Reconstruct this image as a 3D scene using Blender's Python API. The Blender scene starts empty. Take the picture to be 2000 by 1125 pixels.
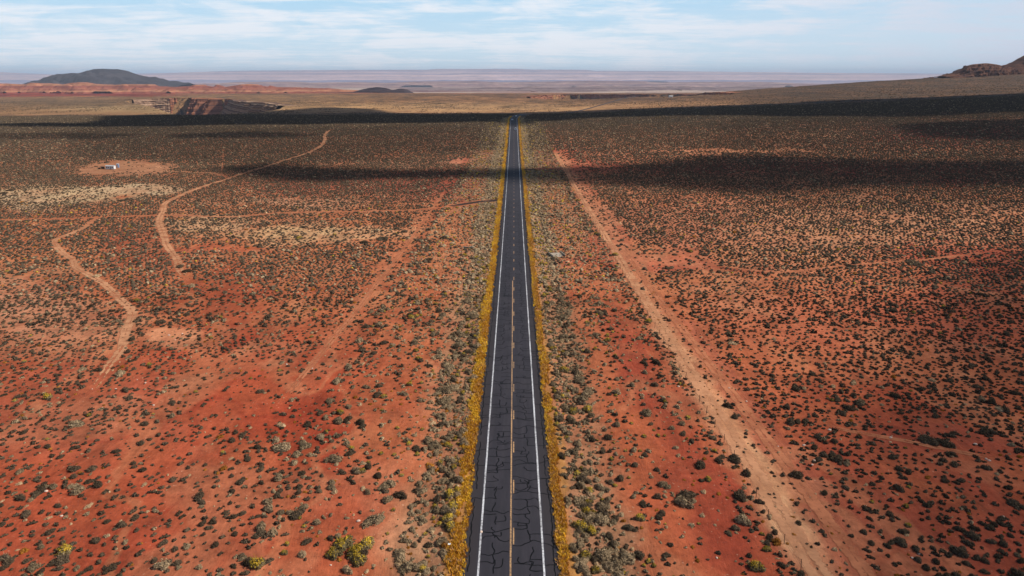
import bpy, math, random
import numpy as np
from mathutils import Vector, Euler

R = np.random.default_rng(7)
random.seed(7)
scene = bpy.context.scene
COL = scene.collection
rad = math.radians

# ------------------------------------------------------------------ camera, world, sun
CAM_Z, FPX, PITCH, YAW, CX = 52.0, 1400.0, rad(16.42), rad(0.16), 0.27
cam_d = bpy.data.cameras.new('camera')
cam_d.sensor_width = 36.0
cam_d.lens = 36.0 * FPX / 2000.0
cam_d.clip_start = 0.5
cam_d.clip_end = 200000.0
cam = bpy.data.objects.new('camera', cam_d)
COL.objects.link(cam)
cam.location = (CX, 0.0, CAM_Z)
cam.rotation_euler = Euler((math.pi / 2 - PITCH, 0.0, YAW), 'XYZ')
scene.camera = cam

SUN_EL, SUN_AZ = rad(42.0), rad(84.0)          # azimuth measured from +y (straight ahead) towards +x (right)
SUN_DIR = np.array([math.sin(SUN_AZ) * math.cos(SUN_EL), math.cos(SUN_AZ) * math.cos(SUN_EL), math.sin(SUN_EL)])
sun_d = bpy.data.lights.new('sun', 'SUN')
sun_d.energy = 4.8
sun_d.angle = rad(0.5)
sun_d.color = (1.0, 0.94, 0.86)
sun = bpy.data.objects.new('sun', sun_d)
COL.objects.link(sun)
sun.rotation_euler = Vector(SUN_DIR).to_track_quat('Z', 'Y').to_euler()
sun.location = (200, 0, 300)

scene.view_settings.view_transform = 'Standard'
scene.view_settings.look = 'None'
scene.view_settings.gamma = 1.0
scene.view_settings.exposure = 0.0
scene.cycles.max_bounces = 5
scene.cycles.diffuse_bounces = 2
scene.cycles.glossy_bounces = 1
scene.cycles.transparent_max_bounces = 16
scene.cycles.volume_bounces = 0


class NT:
    """small helper to write node trees"""
    def __init__(s, tree):
        s.t = tree
        s.n = tree.nodes
        s.n.clear()

    def new(s, typ, **kw):
        nd = s.n.new(typ)
        for k, v in kw.items():
            setattr(nd, k, v)
        return nd

    def link(s, a, b):
        s.t.links.new(a, b)

    def put(s, sock, v):
        if hasattr(v, 'is_output') or isinstance(v, bpy.types.NodeSocket):
            s.link(v, sock)
        elif isinstance(v, (tuple, list)) and len(v) == 3 and sock.type == 'RGBA':
            sock.default_value = (*v, 1.0)
        else:
            sock.default_value = v

    def math(s, op, a, b=None, c=None, clamp=False):
        nd = s.new('ShaderNodeMath', operation=op, use_clamp=clamp)
        for i, v in enumerate((a, b, c)):
            if v is not None:
                s.put(nd.inputs[i], v)
        return nd.outputs[0]

    def vmath(s, op, a, b=None):
        nd = s.new('ShaderNodeVectorMath', operation=op)
        s.put(nd.inputs[0], a)
        if b is not None:
            s.put(nd.inputs[1], b)
        return nd.outputs[0]

    def mix(s, f, a, b, mode='MIX'):
        nd = s.new('ShaderNodeMix', data_type='RGBA', blend_type=mode)
        s.put(nd.inputs[0], f)
        s.put(nd.inputs[6], a)
        s.put(nd.inputs[7], b)
        return nd.outputs[2]

    def noise(s, vec, scale, detail=3.0, rough=0.55, dist=0.0):
        nd = s.new('ShaderNodeTexNoise')
        s.put(nd.inputs['Vector'], vec)
        nd.inputs['Scale'].default_value = scale
        nd.inputs['Detail'].default_value = detail
        nd.inputs['Roughness'].default_value = rough
        nd.inputs['Distortion'].default_value = dist
        return nd.outputs[0]

    def ramp(s, f, lo, hi, a=0.0, b=1.0):
        nd = s.new('ShaderNodeMapRange', interpolation_type='SMOOTHSTEP')
        s.put(nd.inputs[0], f)
        for i, v in enumerate((lo, hi, a, b)):
            s.put(nd.inputs[1 + i], v)
        return nd.outputs[0]

    def attr(s, name, what='Color'):
        nd = s.new('ShaderNodeAttribute', attribute_name=name)
        return nd.outputs[what]


def lin(r, g, b, k=1.0):
    f = lambda c: (c / 255 / 12.92) if c / 255 <= 0.04045 else ((c / 255 + 0.055) / 1.055) ** 2.4
    return (f(r) * k, f(g) * k, f(b) * k)


# --- sky
world = bpy.data.worlds.new('World')
scene.world = world
world.use_nodes = True
w = NT(world.node_tree)
sky = w.new('ShaderNodeTexSky', sky_type='NISHITA', sun_disc=False)
sky.sun_elevation = SUN_EL
sky.sun_rotation = SUN_AZ
sky.altitude = 1500.0
sky.air_density = 1.0
sky.dust_density = 0.6
sky.ozone_density = 2.0
tc = w.new('ShaderNodeTexCoord')
d = tc.outputs['Generated']
sep = w.new('ShaderNodeSeparateXYZ')
w.link(d, sep.inputs[0])
dz = w.math('MAXIMUM', sep.outputs[2], 0.0)
inv = w.math('DIVIDE', 1.0, w.math('ADD', dz, 0.045))
comb = w.new('ShaderNodeCombineXYZ')
w.link(w.math('MULTIPLY', sep.outputs[0], inv), comb.inputs[0])
w.link(w.math('MULTIPLY', sep.outputs[1], inv), comb.inputs[1])
P = comb.outputs[0]
streak = w.noise(w.vmath('MULTIPLY', P, (0.55, 1.0, 1.0)), 0.62, 7.0, 0.62, 0.4)
fine = w.noise(w.vmath('MULTIPLY', P, (0.9, 1.6, 1.0)), 1.5, 8.0, 0.65, 0.3)
puff = w.noise(w.vmath('MULTIPLY', d, (1.0, 1.0, 4.2)), 9.0, 9.0, 0.62, 0.5)
shape = w.math('ADD', w.math('MULTIPLY', streak, 0.40), w.math('MULTIPLY', fine, 0.22))
shape = w.math('ADD', shape, w.math('MULTIPLY', puff, 0.38))
thick = w.ramp(shape, 0.43, 0.57)
bluebase = w.mix(w.ramp(dz, 0.02, 0.13), (10.6, 13.6, 15.6), (6.2, 11.4, 15.6))
greyside = w.ramp(sep.outputs[0], 0.05, 0.75)
cloudcol = w.mix(greyside, (14.6, 15.2, 16.2), (10.2, 11.0, 13.2))
veil = w.mix(w.math('ADD', w.math('MULTIPLY', greyside, 0.5), 0.12), bluebase, (10.6, 11.8, 13.6))
skyc = w.mix(w.math('MULTIPLY', thick, 0.9), veil, cloudcol)
low = w.ramp(dz, 0.11, 0.36)                       # high up the plain clear sky
final = w.mix(low, skyc, sky.outputs[0])
bg = w.new('ShaderNodeBackground')
w.link(final, bg.inputs[0])
bg.inputs[1].default_value = 0.062
wo = w.new('ShaderNodeOutputWorld')
w.link(bg.outputs[0], wo.inputs[0])

# ------------------------------------------------------------------ numeric helpers
_perm = R.random((512, 512))


def vnoise(x, y, seed=0):
    x = np.asarray(x, float) + seed * 17.31
    y = np.asarray(y, float) + seed * 7.77
    xi = np.floor(x).astype(np.int64); yi = np.floor(y).astype(np.int64)
    fx = x - xi; fy = y - yi
    fx = fx * fx * (3 - 2 * fx); fy = fy * fy * (3 - 2 * fy)
    g = lambda a, b: _perm[a & 511, b & 511]
    return (g(xi, yi) * (1 - fx) + g(xi + 1, yi) * fx) * (1 - fy) + (g(xi, yi + 1) * (1 - fx) + g(xi + 1, yi + 1) * fx) * fy


def fbm(x, y, seed=0, octv=4):
    a, s, t = 0.5, 0.0, 0.0
    x = np.asarray(x, float); y = np.asarray(y, float)
    for k in range(octv):
        s = s + a * vnoise(x * 2 ** k, y * 2 ** k, seed + k * 3)
        t += a
        a *= 0.5
    return s / t


def sstep(a, b, x):
    t = np.clip((np.asarray(x, float) - a) / (b - a), 0, 1)
    return t * t * (3 - 2 * t)


def pchip(xs, ys, n=4000, logx=False):
    xs = np.array(xs, float); ys = np.array(ys, float)
    h = np.diff(xs); dl = np.diff(ys) / h
    m = np.zeros(len(xs)); m[0] = dl[0]; m[-1] = dl[-1]
    for i in range(1, len(xs) - 1):
        if dl[i - 1] * dl[i] > 0:
            w1, w2 = 2 * h[i] + h[i - 1], h[i] + 2 * h[i - 1]
            m[i] = (w1 + w2) / (w1 / dl[i - 1] + w2 / dl[i])
    g = np.unique(np.concatenate([np.linspace(xs[0], min(xs[-1], 3000), n), np.linspace(xs[0], xs[-1], n)]))
    i = np.clip(np.searchsorted(xs, g, side='right') - 1, 0, len(xs) - 2)
    t = (g - xs[i]) / h[i]
    v = (ys[i] * (1 + 2 * t) * (1 - t) ** 2 + h[i] * m[i] * t * (1 - t) ** 2 + ys[i + 1] * t * t * (3 - 2 * t) + h[i] * m[i + 1] * t * t * (t - 1))
    return lambda x: np.interp(x, g, v)


# ------------------------------------------------------------------ terrain: metres below the camera, by distance ahead (rows) and by x / y (columns)
S_COLS = np.array([-1.8, -0.8, -0.45, -0.2, 0.0, 0.2, 0.45, 0.8, 1.8])
ROWS = [
    (-60, 50, 50, 50, 50, 50, 50, 50, 50, 50),
    (0, 50.5, 50.5, 50.5, 50.5, 50.5, 50.5, 50.5, 50.5, 50.5),
    (65, 51.8, 51.8, 51.6, 51.6, 51.6, 51.6, 51.6, 51.6, 51.6),
    (130, 53, 53, 52.9, 52.8, 52.8, 52.8, 52.8, 52.6, 52),
    (220, 54.6, 54.6, 54.5, 54.3, 54.3, 54.3, 54.1, 53.6, 52),
    (350, 56, 56, 55.8, 55.4, 55.2, 55.2, 54.2, 52.0, 48),
    (520, 56.5, 56.5, 56, 55, 54.6, 54.4, 52.4, 48.0, 40),
    (700, 56, 55.5, 54, 52.2, 51.5, 50.6, 48, 40.5, 28),
    (850, 56, 55, 54, 51, 49.6, 48.4, 44, 33, 20),
    (1000, 58, 57, 55, 51.8, 49.5, 47.5, 41, 27, 10),
    (1150, 62, 61, 58.5, 57.2, 57.5, 50.0, 40.5, 25, 5),
    (1400, 70, 68, 67, 65, 68, 56, 40, 21, 0),
    (2000, 76, 75, 75, 75, 76, 61, 33, 5, -30),
    (2600, 82, 82, 83, 82, 82, 64.5, 20, -18, -60),
    (3200, 88, 88, 88, 86, 86, 79, 45, 10, -20),
    (4200, 95, 95, 95, 92, 92, 90, 85, 70, 60),
    (5500, 116, 116, 116, 116, 118, 118, 118, 118, 118),
    (8000, 150, 150, 150, 150, 150, 150, 150, 150, 150),
    (12000, 190, 190, 190, 190, 190, 190, 190, 190, 190),
    (20000, 232, 232, 232, 232, 232, 232, 232, 232, 232),
    (30000, 250, 250, 250, 250, 250, 250, 250, 250, 250),
    (46000, 260, 260, 260, 260, 260, 260, 260, 260, 260),
]
_ry = [r[0] for r in ROWS]
_cols = [pchip(_ry, [r[1 + k] for r in ROWS]) for k in range(9)]
road_x = pchip([-60, 0, 900, 950, 1000, 1100, 1250, 1430, 2150, 2700, 3400], [0, 0, 0, 2, 10, 32, 75, 122, 290, 415, 560])


def H0(x, y):
    """natural ground height, before the gorges are cut"""
    x = np.asarray(x, float); y = np.asarray(y, float)
    s = np.clip(x / np.maximum(y, 60.0), -1.79, 1.79)
    i = np.clip(np.searchsorted(S_COLS, s, side='right') - 1, 0, 7)
    C = np.stack([c(y) for c in _cols], 0)
    flat = C.reshape(9, -1); idx = i.reshape(-1); ar = np.arange(idx.size)
    p0 = flat[np.maximum(idx - 1, 0), ar]; p1 = flat[idx, ar]; p2 = flat[idx + 1, ar]; p3 = flat[np.minimum(idx + 2, 8), ar]
    x1 = S_COLS[idx]; x2 = S_COLS[idx + 1]; x0 = S_COLS[np.maximum(idx - 1, 0)]; x3 = S_COLS[np.minimum(idx + 2, 8)]
    h = x2 - x1; t = (s.reshape(-1) - x1) / h
    m1 = (p2 - p0) / np.maximum(x2 - x0, 1e-6) * h; m2 = (p3 - p1) / np.maximum(x3 - x1, 1e-6) * h
    v = p1 * (1 + 2 * t) * (1 - t) ** 2 + m1 * t * (1 - t) ** 2 + p2 * t * t * (3 - 2 * t) + m2 * t * t * (t - 1)
    z = CAM_Z - v.reshape(s.shape)
    dr = np.abs(x - road_x(y))
    off = sstep(8, 60, dr)
    z = z + off * ((fbm(x / 55, y / 55, 1, 3) - 0.5) * 1.6 * sstep(30, 200, y) + (fbm(x / 14, y / 14, 5, 2) - 0.5) * 0.35)
    z = z + sstep(900, 2500, y) * off * (fbm(x / 260, y / 320, 9, 4) - 0.5) * 9.0
    z = z + sstep(4500, 9000, y) * (fbm(x / 900, y / 1500, 13, 4) - 0.5) * (34.0 - 24.0 * sstep(9000, 14000, y))
    # the embankment of the road
    z = z - 0.14 * (1 - sstep(5.4, 9.0, dr)) - 0.35 * sstep(6.5, 9.5, dr) * (1 - sstep(11, 17, dr))
    return z


cp, sp, cy_, sy_ = math.cos(PITCH), math.sin(PITCH), math.cos(YAW), math.sin(YAW)
AX_R = np.array([cy_, sy_, 0.0]); AX_F = np.array([-sy_ * cp, cy_ * cp, -sp]); AX_U = np.cross(AX_R, AX_F)


def project(x, y, z):
    """world point -> position in the 2000 x 1125 photograph, and depth"""
    dx, dy, dz_ = x - CX, y, z - CAM_Z
    zc = dx * AX_F[0] + dy * AX_F[1] + dz_ * AX_F[2]
    zc = np.where(np.abs(zc) < 1e-3, 1e-3, zc)
    u = 1000 + FPX * (dx * AX_R[0] + dy * AX_R[1]) / zc
    v = 562.5 - FPX * (dx * AX_U[0] + dy * AX_U[1] + dz_ * AX_U[2]) / zc
    return u, v, zc


def ground_at(pts):
    """where the sight lines of the photograph's points first meet the natural ground"""
    out = []
    T = np.geomspace(30, 45000, 2600)
    for u, v in pts:
        dr = AX_F + AX_R * (u - 1000) / FPX - AX_U * (v - 562.5) / FPX
        for _ in range(2):
            xs, ys, zs = CX + dr[0] * T, dr[1] * T, CAM_Z + dr[2] * T
            under = zs < H0(xs, ys)
            k = int(np.argmax(under)) if under.any() else len(T) - 1
            if _ == 0:
                lo, hi = T[max(k - 1, 0)], T[k]
                T2 = np.linspace(lo, hi, 60)
                keep, T = T, T2
        out.append((xs[k], ys[k]))
        T = keep
    return np.array(out)


def inside(px, py, poly):
    r = np.zeros(np.shape(px), bool)
    n = len(poly)
    for i in range(n):
        x1, y1 = poly[i]; x2, y2 = poly[(i + 1) % n]
        if y1 == y2:
            continue
        c = ((y1 > py) != (y2 > py)) & (px < (x2 - x1) * (py - y1) / (y2 - y1) + x1)
        r ^= c
    return r


def dist_line(px, py, line, closed=False):
    dmin = np.full(np.shape(px), 1e9)
    n = len(line)
    for i in range(n if closed else n - 1):
        a = np.array(line[i], float); b = np.array(line[(i + 1) % n], float)
        ab = b - a; L = max(ab @ ab, 1e-9)
        t = np.clip(((px - a[0]) * ab[0] + (py - a[1]) * ab[1]) / L, 0, 1)
        dmin = np.minimum(dmin, np.hypot(px - a[0] - t * ab[0], py - a[1] - t * ab[1]))
    return dmin


def smooth_line(pts, step):
    pts = np.array(pts, float)
    out = []
    for i in range(len(pts) - 1):
        p0, p1, p2, p3 = pts[max(i - 1, 0)], pts[i], pts[i + 1], pts[min(i + 2, len(pts) - 1)]
        n = max(2, int(np.hypot(*(p2 - p1)) / step))
        for t in np.linspace(0, 1, n, endpoint=False):
            out.append(0.5 * (2 * p1 + (p2 - p0) * t + (2 * p0 - 5 * p1 + 4 * p2 - p3) * t * t + (-p0 + 3 * p1 - 3 * p2 + p3) * t ** 3))
    out.append(pts[-1])
    return np.array(out)


# the two gorges, as areas of the ground
gorge_near = ground_at([(246, 198), (275, 203), (310, 212), (334, 221), (350, 224), (400, 224.5), (450, 222), (515, 218), (545, 213)])
gorge_far = ground_at([(552, 207), (530, 203.5), (495, 200), (450, 195), (415, 193), (372, 192), (330, 192.5), (290, 193.5), (258, 195)])
GORGE = np.vstack([gorge_near, gorge_far])
rim2_far = ground_at([(1430, 182.5), (1330, 184), (1260, 184.5), (1200, 184.5), (1150, 184.5), (1100, 185), (1060, 186.5), (1030, 189)])
rim2_near = ground_at([(1028, 191.5), (1060, 193.5), (1110, 194), (1180, 192.5), (1260, 189), (1430, 184)])
GORGE2 = np.vstack([rim2_near, rim2_far])


def H(x, y):
    x = np.asarray(x, float); y = np.asarray(y, float)
    z = H0(x, y)
    for poly, depth in ((GORGE, 95.0), (GORGE2, 45.0)):
        m = (y > poly[:, 1].min() - 20) & (y < poly[:, 1].max() + 20) & (x > poly[:, 0].min() - 20) & (x < poly[:, 0].max() + 20)
        if m.any():
            zz = z[m] if z.ndim else z
            z[m] = np.where(inside(x[m], y[m], poly), zz - depth, zz)
    return z


# ------------------------------------------------------------------ object helpers
def mesh_np(name, V, F, mat=None, attrs=None, smooth=False, parent=None):
    V = np.ascontiguousarray(V, dtype=np.float32); F = np.ascontiguousarray(F, dtype=np.int32)
    me = bpy.data.meshes.new(name)
    if F.shape[1] == 4 and (F[:, 2] == F[:, 3]).any():
        tri = F[:, 2] == F[:, 3]
        q_ = F[~tri]
        F = np.vstack([q_[:, (0, 1, 2)], q_[:, (0, 2, 3)], F[tri][:, :3]]).astype(np.int32)
        F = np.ascontiguousarray(F)
    n, k = F.shape
    me.vertices.add(len(V)); me.vertices.foreach_set('co', V.ravel())
    me.loops.add(n * k); me.loops.foreach_set('vertex_index', F.ravel())
    me.polygons.add(n)
    me.polygons.foreach_set('loop_start', np.arange(0, n * k, k, dtype=np.int32))
    me.polygons.foreach_set('loop_total', np.full(n, k, dtype=np.int32))
    me.polygons.foreach_set('use_smooth', np.full(n, smooth, dtype=bool))
    for an, arr in (attrs or {}).items():
        arr = np.asarray(arr, dtype=np.float32)
        if arr.ndim == 2:
            at = me.attributes.new(an, 'FLOAT_COLOR', 'POINT')
            at.data.foreach_set('color', np.ascontiguousarray(np.hstack([arr[:, :3], np.ones((len(arr), 1), np.float32)])).ravel())
        else:
            at = me.attributes.new(an, 'FLOAT', 'POINT')
            at.data.foreach_set('value', arr)
    me.update(calc_edges=True)
    if mat:
        me.materials.append(mat)
    o = bpy.data.objects.new(name, me)
    COL.objects.link(o)
    if parent:
        o.parent = parent
    return o


def tag(o, label=None, cat=None, group=None, kind=None):
    for k, v in (('label', label), ('category', cat), ('group', group), ('kind', kind)):
        if v:
            o[k] = v
    return o


def empty(name, loc, rz=0.0):
    o = bpy.data.objects.new(name, None)
    COL.objects.link(o)
    o.location = loc
    o.rotation_euler = (0, 0, rz)
    o.empty_display_size = 0.5
    return o


def grid_faces(nr, nc):
    i = np.arange(nr * nc).reshape(nr, nc)
    return np.stack([i[:-1, :-1], i[:-1, 1:], i[1:, 1:], i[1:, :-1]], -1).reshape(-1, 4)


class MB:
    """collects boxes, prisms and tubes into one mesh"""
    def __init__(s):
        s.v, s.f = [], []

    def prism(s, prof, x0, x1, taper=0.0):
        """profile in (y, z), extruded along x; the taper draws the upper corners in"""
        b = len(s.v); n = len(prof)
        zs = [p[1] for p in prof]; z0, z1 = min(zs), max(zs)
        for x, sg in ((x0, 1), (x1, -1)):
            for y, z in prof:
                s.v.append((x + sg * taper * (z - z0) / max(z1 - z0, 1e-6), y, z))
        s.f.append(tuple(range(b + n - 1, b - 1, -1)))
        s.f.append(tuple(range(b + n, b + 2 * n)))
        for i in range(n):
            j = (i + 1) % n
            s.f.append((b + i, b + j, b + n + j, b + n + i))
        return s

    def box(s, x0, x1, y0, y1, z0, z1):
        return s.prism([(y0, z0), (y1, z0), (y1, z1), (y0, z1)], x0, x1)

    def cyl(s, c, r, h, axis='z', n=14, r2=None):
        b = len(s.v); r2 = r if r2 is None else r2
        for k, rr in ((0, r), (1, r2)):
            for i in range(n):
                a = 2 * math.pi * i / n
                p, q = rr * math.cos(a), rr * math.sin(a)
                s.v.append((c[0] + p, c[1] + q, c[2] + k * h) if axis == 'z' else (c[0] + k * h, c[1] + p, c[2] + q))
        s.f.append(tuple(range(b + n - 1, b - 1, -1))); s.f.append(tuple(range(b + n, b + 2 * n)))
        for i in range(n):
            j = (i + 1) % n
            s.f.append((b + i, b + j, b + n + j, b + n + i))
        return s

    def build(s, name, mat, parent=None, bevel=0.0):
        import bmesh
        me = bpy.data.meshes.new(name)
        me.from_pydata(s.v, [], s.f)
        bm = bmesh.new(); bm.from_mesh(me)
        bmesh.ops.recalc_face_normals(bm, faces=bm.faces)
        if bevel:
            bmesh.ops.bevel(bm, geom=bm.edges[:], offset=bevel, segments=2, affect='EDGES', profile=0.6)
        bm.to_mesh(me); bm.free()
        me.materials.append(mat)
        o = bpy.data.objects.new(name, me)
        COL.objects.link(o)
        if parent:
            o.parent = parent
        return o


# ------------------------------------------------------------------ materials
def new_mat(name):
    m = bpy.data.materials.new(name)
    m.use_nodes = True
    t = NT(m.node_tree)
    out = t.new('ShaderNodeOutputMaterial')
    return m, t, out


def principled(t, out, color, rough=0.9, bump=None, bump_d=0.05, spec=0.2, metal=0.0):
    b = t.new('ShaderNodeBsdfPrincipled')
    t.put(b.inputs['Base Color'], color)
    t.put(b.inputs['Roughness'], rough)
    b.inputs['Specular IOR Level'].default_value = spec
    b.inputs['Metallic'].default_value = metal
    if bump is not None:
        bp = t.new('ShaderNodeBump')
        bp.inputs['Strength'].default_value = 0.6
        bp.inputs['Distance'].default_value = bump_d
        t.link(bump, bp.inputs['Height'])
        t.link(bp.outputs[0], b.inputs['Normal'])
    t.link(b.outputs[0], out.inputs[0])
    return b


def simple_mat(name, color, rough=0.6, var=0.15, scale=3.0, spec=0.3, metal=0.0):
    m, t, out = new_mat(name)
    tcn = t.new('ShaderNodeTexCoord')
    n = t.noise(tcn.outputs['Object'], scale, 4.0)
    c = t.mix(n, tuple(v * (1 - var) for v in color), tuple(min(1, v * (1 + var)) for v in color))
    principled(t, out, c, rough, n, 0.01, spec, metal)
    return m


# ground: painted soil colours (attribute) broken up by grit at several sizes
M_ground, t, out = new_mat('ground')
geo = t.new('ShaderNodeNewGeometry').outputs['Position']
c0 = t.attr('soil')
veg = t.attr('veg', 'Fac')
n1 = t.noise(geo, 0.9, 6.0, 0.68)
n2 = t.noise(geo, 0.11, 5.0, 0.6)
n3 = t.noise(t.vmath('MULTIPLY', geo, (1.0, 0.5, 1.0)), 0.022, 6.0, 0.7)
n5 = t.noise(t.vmath('MULTIPLY', geo, (1.0, 0.28, 1.0)), 0.42, 6.0, 0.72, 0.6)
k = t.math('ADD', t.math('MULTIPLY', t.ramp(n1, 0.28, 0.72), 0.36), t.math('MULTIPLY', t.ramp(n2, 0.3, 0.7), 0.30))
k = t.math('ADD', k, t.math('MULTIPLY', t.ramp(n5, 0.32, 0.68), 0.30))
k = t.math('ADD', k, 0.52)
kk = t.new('ShaderNodeCombineColor')
for i in range(3):
    t.link(k, kk.inputs[i])
c1 = t.mix(1.0, c0, kk.outputs[0], 'MULTIPLY')
peb = t.ramp(t.noise(geo, 2.6, 3.0, 0.6), 0.62, 0.70)
c1 = t.mix(t.math('MULTIPLY', peb, 0.55), c1, lin(96, 50, 40))
pale = t.ramp(t.noise(t.vmath('ADD', geo, (37.0, 11.0, 5.0)), 1.9, 3.0, 0.6), 0.66, 0.72)
c1 = t.mix(t.math('MULTIPLY', pale, 0.35), c1, lin(225, 180, 150))
# far brush that is smaller than a grain of the picture
spk = t.noise(geo, 0.16, 3.0, 0.75)
n4 = t.noise(t.vmath('MULTIPLY', geo, (1.0, 0.22, 1.0)), 0.012, 6.0, 0.72)
farv = t.new('ShaderNodeCombineColor')
fk = t.math('ADD', 1.0, t.math('MULTIPLY', t.math('MULTIPLY', t.math('SUBTRACT', n4, 0.5), 2.4), t.ramp(veg, 0.05, 0.35)))
for i in range(3):
    t.link(fk, farv.inputs[i])
c1 = t.mix(1.0, c1, farv.outputs[0], 'MULTIPLY')
cover = t.ramp(t.math('ADD', t.math('MULTIPLY', spk, 0.6), t.math('MULTIPLY', n3, 0.4)), t.math('SUBTRACT', 0.66, t.math('MULTIPLY', veg, 0.34)), t.math('SUBTRACT', 0.74, t.math('MULTIPLY', veg, 0.34)))
cover = t.math('MULTIPLY', cover, t.ramp(veg, 0.02, 0.2))
c1 = t.mix(cover, c1, (0.050, 0.042, 0.030))
principled(t, out, c1, 0.95, t.math('ADD', n1, t.math('MULTIPLY', n5, 1.5)), 0.22, 0.08)

# dirt tracks: the same grit, feathered at their edges
def track_mat(name, col, hard=0.0):
    m, t, out = new_mat(name)
    geo = t.new('ShaderNodeNewGeometry').outputs['Position']
    e = t.attr('edge', 'Fac')
    n = t.noise(geo, 0.5, 5.0, 0.7)
    nf = t.noise(geo, 2.2, 4.0, 0.6)
    c = t.mix(nf, tuple(v * 0.78 for v in col), tuple(min(1, v * 1.15) for v in col))
    b = t.new('ShaderNodeBsdfDiffuse')
    t.link(c, b.inputs[0])
    tr = t.new('ShaderNodeBsdfTransparent')
    mx = t.new('ShaderNodeMixShader')
    a = t.ramp(t.math('ADD', e, t.math('MULTIPLY', t.math('SUBTRACT', n, 0.5), 2.0 * (1 - hard))), 0.25, 0.60)
    a = t.math('MULTIPLY', a, t.ramp(t.noise(geo, 0.16, 4.0, 0.7), 0.30, 0.62, 0.35, 1.0))
    t.link(a, mx.inputs[0]); t.link(tr.outputs[0], mx.inputs[1]); t.link(b.outputs[0], mx.inputs[2])
    t.link(mx.outputs[0], out.inputs[0])
    return m


M_track = track_mat('pale_dirt', lin(206, 148, 110))
M_track2 = track_mat('salmon_dirt', lin(192, 122, 88))
M_spur = track_mat('old_tarmac', lin(66, 60, 58), 0.6)

# tarmac
M_road, t, out = new_mat('tarmac')
geo = t.new('ShaderNodeNewGeometry').outputs['Position']
sx = t.new('ShaderNodeSeparateXYZ'); t.link(geo, sx.inputs[0])
g1 = t.noise(geo, 14.0, 4.0, 0.7)
g2 = t.noise(t.vmath('MULTIPLY', geo, (1.0, 0.12, 1.0)), 1.1, 5.0, 0.6)
g3 = t.noise(t.vmath('MULTIPLY', geo, (1.0, 0.35, 1.0)), 0.25, 5.0, 0.6)
c = t.mix(g1, (0.024, 0.0215, 0.028), (0.045, 0.040, 0.050))
c = t.mix(t.math('MULTIPLY', t.ramp(g2, 0.42, 0.66), 0.45), c, (0.056, 0.049, 0.057))
c = t.mix(t.math('MULTIPLY', t.ramp(g3, 0.45, 0.7), 0.4), c, (0.022, 0.021, 0.026))
sh = t.ramp(t.math('ABSOLUTE', sx.outputs[0]), 3.75, 4.0)
c = t.mix(t.math('MULTIPLY', sh, 0.7), c, (0.038, 0.031, 0.033))
wp = t.math('ABSOLUTE', t.math('SUBTRACT', t.math('ABSOLUTE', sx.outputs[0]), 1.8))
wpm = t.math('MULTIPLY', t.ramp(t.math('ABSOLUTE', t.math('SUBTRACT', wp, 0.85)), 0.45, 0.05), 0.22)
c = t.mix(wpm, c, (0.022, 0.022, 0.026))
principled(t, out, c, 0.85, g1, 0.012, 0.25)
M_seal = simple_mat('crack_sealant', (0.004, 0.004, 0.005), 0.7, 0.3, 2.0, 0.15)


def paint_mat(name, col):
    m, t, out = new_mat(name)
    geo = t.new('ShaderNodeNewGeometry').outputs['Position']
    n = t.noise(geo, 5.0, 5.0, 0.7)
    n2 = t.noise(t.vmath('MULTIPLY', geo, (1.0, 0.2, 1.0)), 0.8, 3.0, 0.6)
    wear = t.math('MULTIPLY', t.ramp(t.math('ADD', n, t.math('MULTIPLY', n2, 0.5)), 0.62, 0.92), 0.85)
    principled(t, out, t.mix(wear, col, (0.07, 0.055, 0.055)), 0.6, None, 0.0, 0.3)
    return m


M_white = paint_mat('white_road_paint', (0.74, 0.74, 0.76))
M_yellow = paint_mat('faded_yellow_road_paint', (0.62, 0.36, 0.16))


def leaf_mat(name, rnd=0.6):
    m, t, out = new_mat(name)
    c = t.attr('tint')
    oi = t.new('ShaderNodeObjectInfo')
    f = t.math('ADD', 1.0 - rnd / 2, t.math('MULTIPLY', oi.outputs['Random'], rnd))
    cc = t.new('ShaderNodeCombineColor')
    for i in range(3):
        t.link(f, cc.inputs[i])
    c = t.mix(1.0, c, cc.outputs[0], 'MULTIPLY')
    b = t.new('ShaderNodeBsdfDiffuse'); t.link(c, b.inputs[0])
    t.link(b.outputs[0], out.inputs[0])
    return m


M_leaf = leaf_mat('shrub_foliage')
M_grass = leaf_mat('dry_grass', 0.0)


def rock_mat(name, cols, zscale, wob=0.4, speck=None, warp=0.004):
    """layered rock: bands of colour by height, wandering a little along the face"""
    m, t, out = new_mat(name)
    geo = t.new('ShaderNodeNewGeometry').outputs['Position']
    s = t.new('ShaderNodeSeparateXYZ'); t.link(geo, s.inputs[0])
    wn = t.noise(geo, warp, 4.0, 0.6)
    zz = t.math('ADD', t.math('MULTIPLY', s.outputs[2], zscale), t.math('MULTIPLY', wn, wob))
    cb = t.new('ShaderNodeCombineXYZ'); t.link(zz, cb.inputs[2])
    band = t.noise(cb.outputs[0], 1.0, 4.0, 0.7)
    rp = t.new('ShaderNodeValToRGB')
    el = rp.color_ramp.elements
    n = len(cols)
    for i, c in enumerate(cols):
        p = 0.30 + 0.40 * i / max(n - 1, 1)
        e = el[i] if i < 2 else el.new(p)
        e.position = p
        e.color = (*c, 1)
    t.link(band, rp.inputs[0])
    c = rp.outputs[0]
    nn = t.noise(geo, warp * 14, 5.0, 0.7)
    c = t.mix(t.math('MULTIPLY', t.ramp(nn, 0.45, 0.75), 0.5), c, speck or tuple(v * 0.5 for v in cols[0]))
    principled(t, out, c, 0.95, nn, 3.0, 0.05)
    return m


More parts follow.
